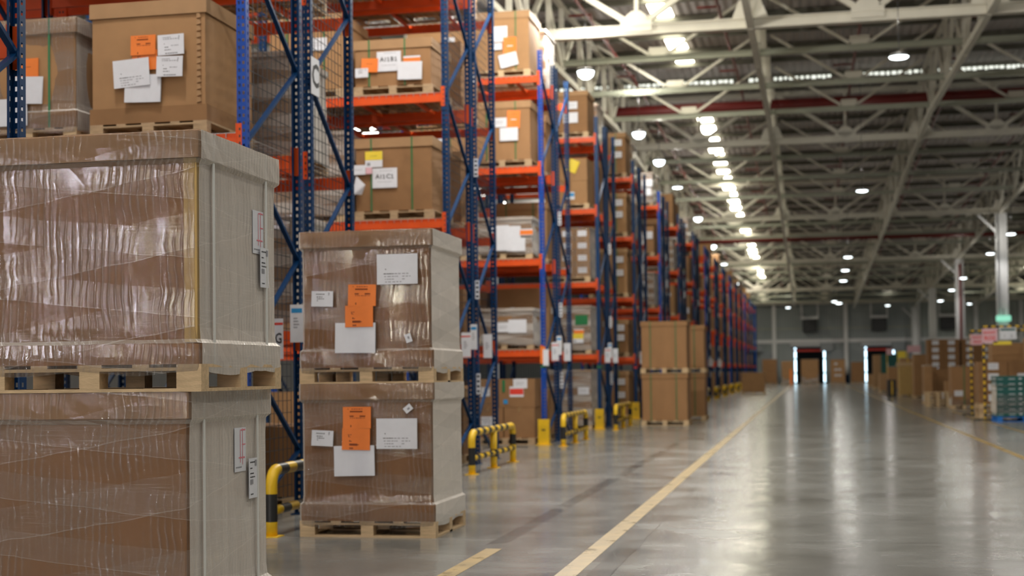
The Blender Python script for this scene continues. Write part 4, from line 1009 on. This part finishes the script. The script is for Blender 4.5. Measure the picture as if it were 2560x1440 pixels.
# wrapped box and stacks farther on
c = simple(5.57, 55.1, .92, 1.2, 1.45, 'film-wrapped box with a green strap behind the second sign frame', 'card', 'film', lab='wlabel', n=1)
put('strap', MB().box(-.015, .015, -.60, -.596, 0, 1.45, 'gstrap'), c)
for i in range(4): pallet(4.95, 58.6, .144*i, 'empty wooden pallet, %s in the low pile by the aisle' % RWN[i], .9, 1.0, 'wood', group='empty pallet pile')
simple(5.62, 60.6, .42, .8, .85, 'small box load beside the empty pallet pile', 'card2', lab='wlabel', n=1)
simple(5.60, 64.6, .95, 1.2, 1.35, 'brown box load behind the empty pallet pile', 'card3')
simple(4.90, 62.6, .36, 1.2, 1.5, 'narrow film-wrapped load behind the empty pallets', 'card2', 'film2')
for q, (x, lb) in enumerate(((6.25, 'left'), (7.80, 'right'))):
    pallet(x, 70.6, 0, 'pallet under the %s tall labelled stack' % lb, 1.46, 1.2)
    for r in range(8):
        for t_ in range(2):
            small_carton(x-.365+.73*t_, 70.6, .144+.342*r, .72, 1.1, .338, 'carton in the %s tall stack, %s layer, %s half' % (lb, RWN[r], ['left', 'right'][t_]), 'card3', 'wlabel', 'tall labelled carton stacks')
for i, (x, y, w, H, body, flm, lb) in enumerate((
        (5.32, 78.7, 1.3, 1.5, 'edge', None, 'yellow-brown crate load on the right of the aisle'),
        (5.70, 75.4, 1.0, 2.1, 'card2', None, 'tan box load in front of the tall stacks'),
        (4.80, 85.0, .7, 1.5, 'card2', 'film2', 'pale wrapped load past the yellow-brown crate'),
        (6.10, 88.0, 1.6, 2.0, 'card2', 'film2', 'wide wrapped load behind the pale one'),
        (4.90, 94.5, 1.0, 1.1, 'lid', None, 'low tan box load before the green board'),
        (5.02, 110.6, .6, 2.45, 'lid', None, 'tall tan load beside the green board'),
        (5.15, 125.0, .6, .95, 'lid', None, 'small tan load near the far dock doors'))):
    simple(x, y, w, 1.2 if w > .8 else .9, H, lb, body, flm)
tag(put('wooden_tray', MB().box(-.75, .75, -.5, .5, 0, .05, 'wood').box(-.75, .75, -.5, -.47, .05, .2, 'wood').box(-.75, .75, .47, .5, .05, .2, 'wood'), None, (5.35, 78.7, 1.66)), 'yellow wooden tray lying on the yellow-brown crate load', 'tray')
tag(put('banner_board', MB().box(-.8, -.7, -.3, .3, 0, .1, 'black').box(.7, .8, -.3, .3, 0, .1, 'black').box(-.9, .9, -.04, .04, .1, 2.6, 'teal').box(-.5, -.4, -.05, -.04, .5, 2.0, 'paper').box(.3, .36, -.05, -.04, .3, 2.6, 'ypaper'), None, (6.05, 107, 0)), 'dark green board with pale upright lettering beside the aisle', 'sign')
tag(put('roll_cage', MB().box(-.22, .22, -.5, .5, 0, .92, 'black').box(-.04, .04, -.52, -.5, .1, .85, 'yellow'), None, (4.42, 80.6, 0)), 'black cage with a yellow stripe between the right side loads', 'cage')
for (x, y, z, w, h, k, lb) in ((6.0, 97, 2.45, .55, .45, 'ypaper', 'yellow sign board hanging above the right side loads'), (5.70, 81.5, 2.6, .72, .38, 'pink', 'pink sign board hanging before the tall stacks'), (5.65, 105, 2.75, .4, .45, 'pink', 'pink sign board above the green board')):
    t = thing('hanging_sign', lb, 'sign', (x, y, 0)); put('board', MB().box(-w/2, w/2, -.01, .01, z-h/2, z+h/2, k), t); put('post', MB().tube([(-w/2+.03, .03, 0), (-w/2+.03, .03, z+h/2)], .03, 'yellow', 8), t)
tag(put('exit_sign', MB().box(-.42, .42, -.06, .06, -.16, .16, 'exit').box(-.02, .02, -.02, .02, .16, .6, 'black'), None, (11.45, 89.19, 4.45)), 'small lit green exit sign in front of the white column', 'sign')
# fan heaters hung before the end wall
for x, lb in ((.2, 'left'), (7.7, 'middle'), (15.0, 'right')):
    t = thing('air_heater', 'dark box air unit hung in a white frame, %s of the three' % lb, 'heater', (x, 162.2, 0))
    put('housing', MB().box(-.8, .8, -.5, .4, 5.75, 7.15, 'unit'), t)
    put('hanger', MB().box(-.95, .95, -.4, .4, 7.15, 7.45, 'steelw').box(-.95, -.8, -.1, .1, 7.45, 8.9, 'steelw').box(.8, .95, -.1, .1, 7.45, 8.9, 'steelw'), t)
    put('grille', MB().box(-.7, .7, -.53, -.5, 5.85, 7.05, 'black'), t)
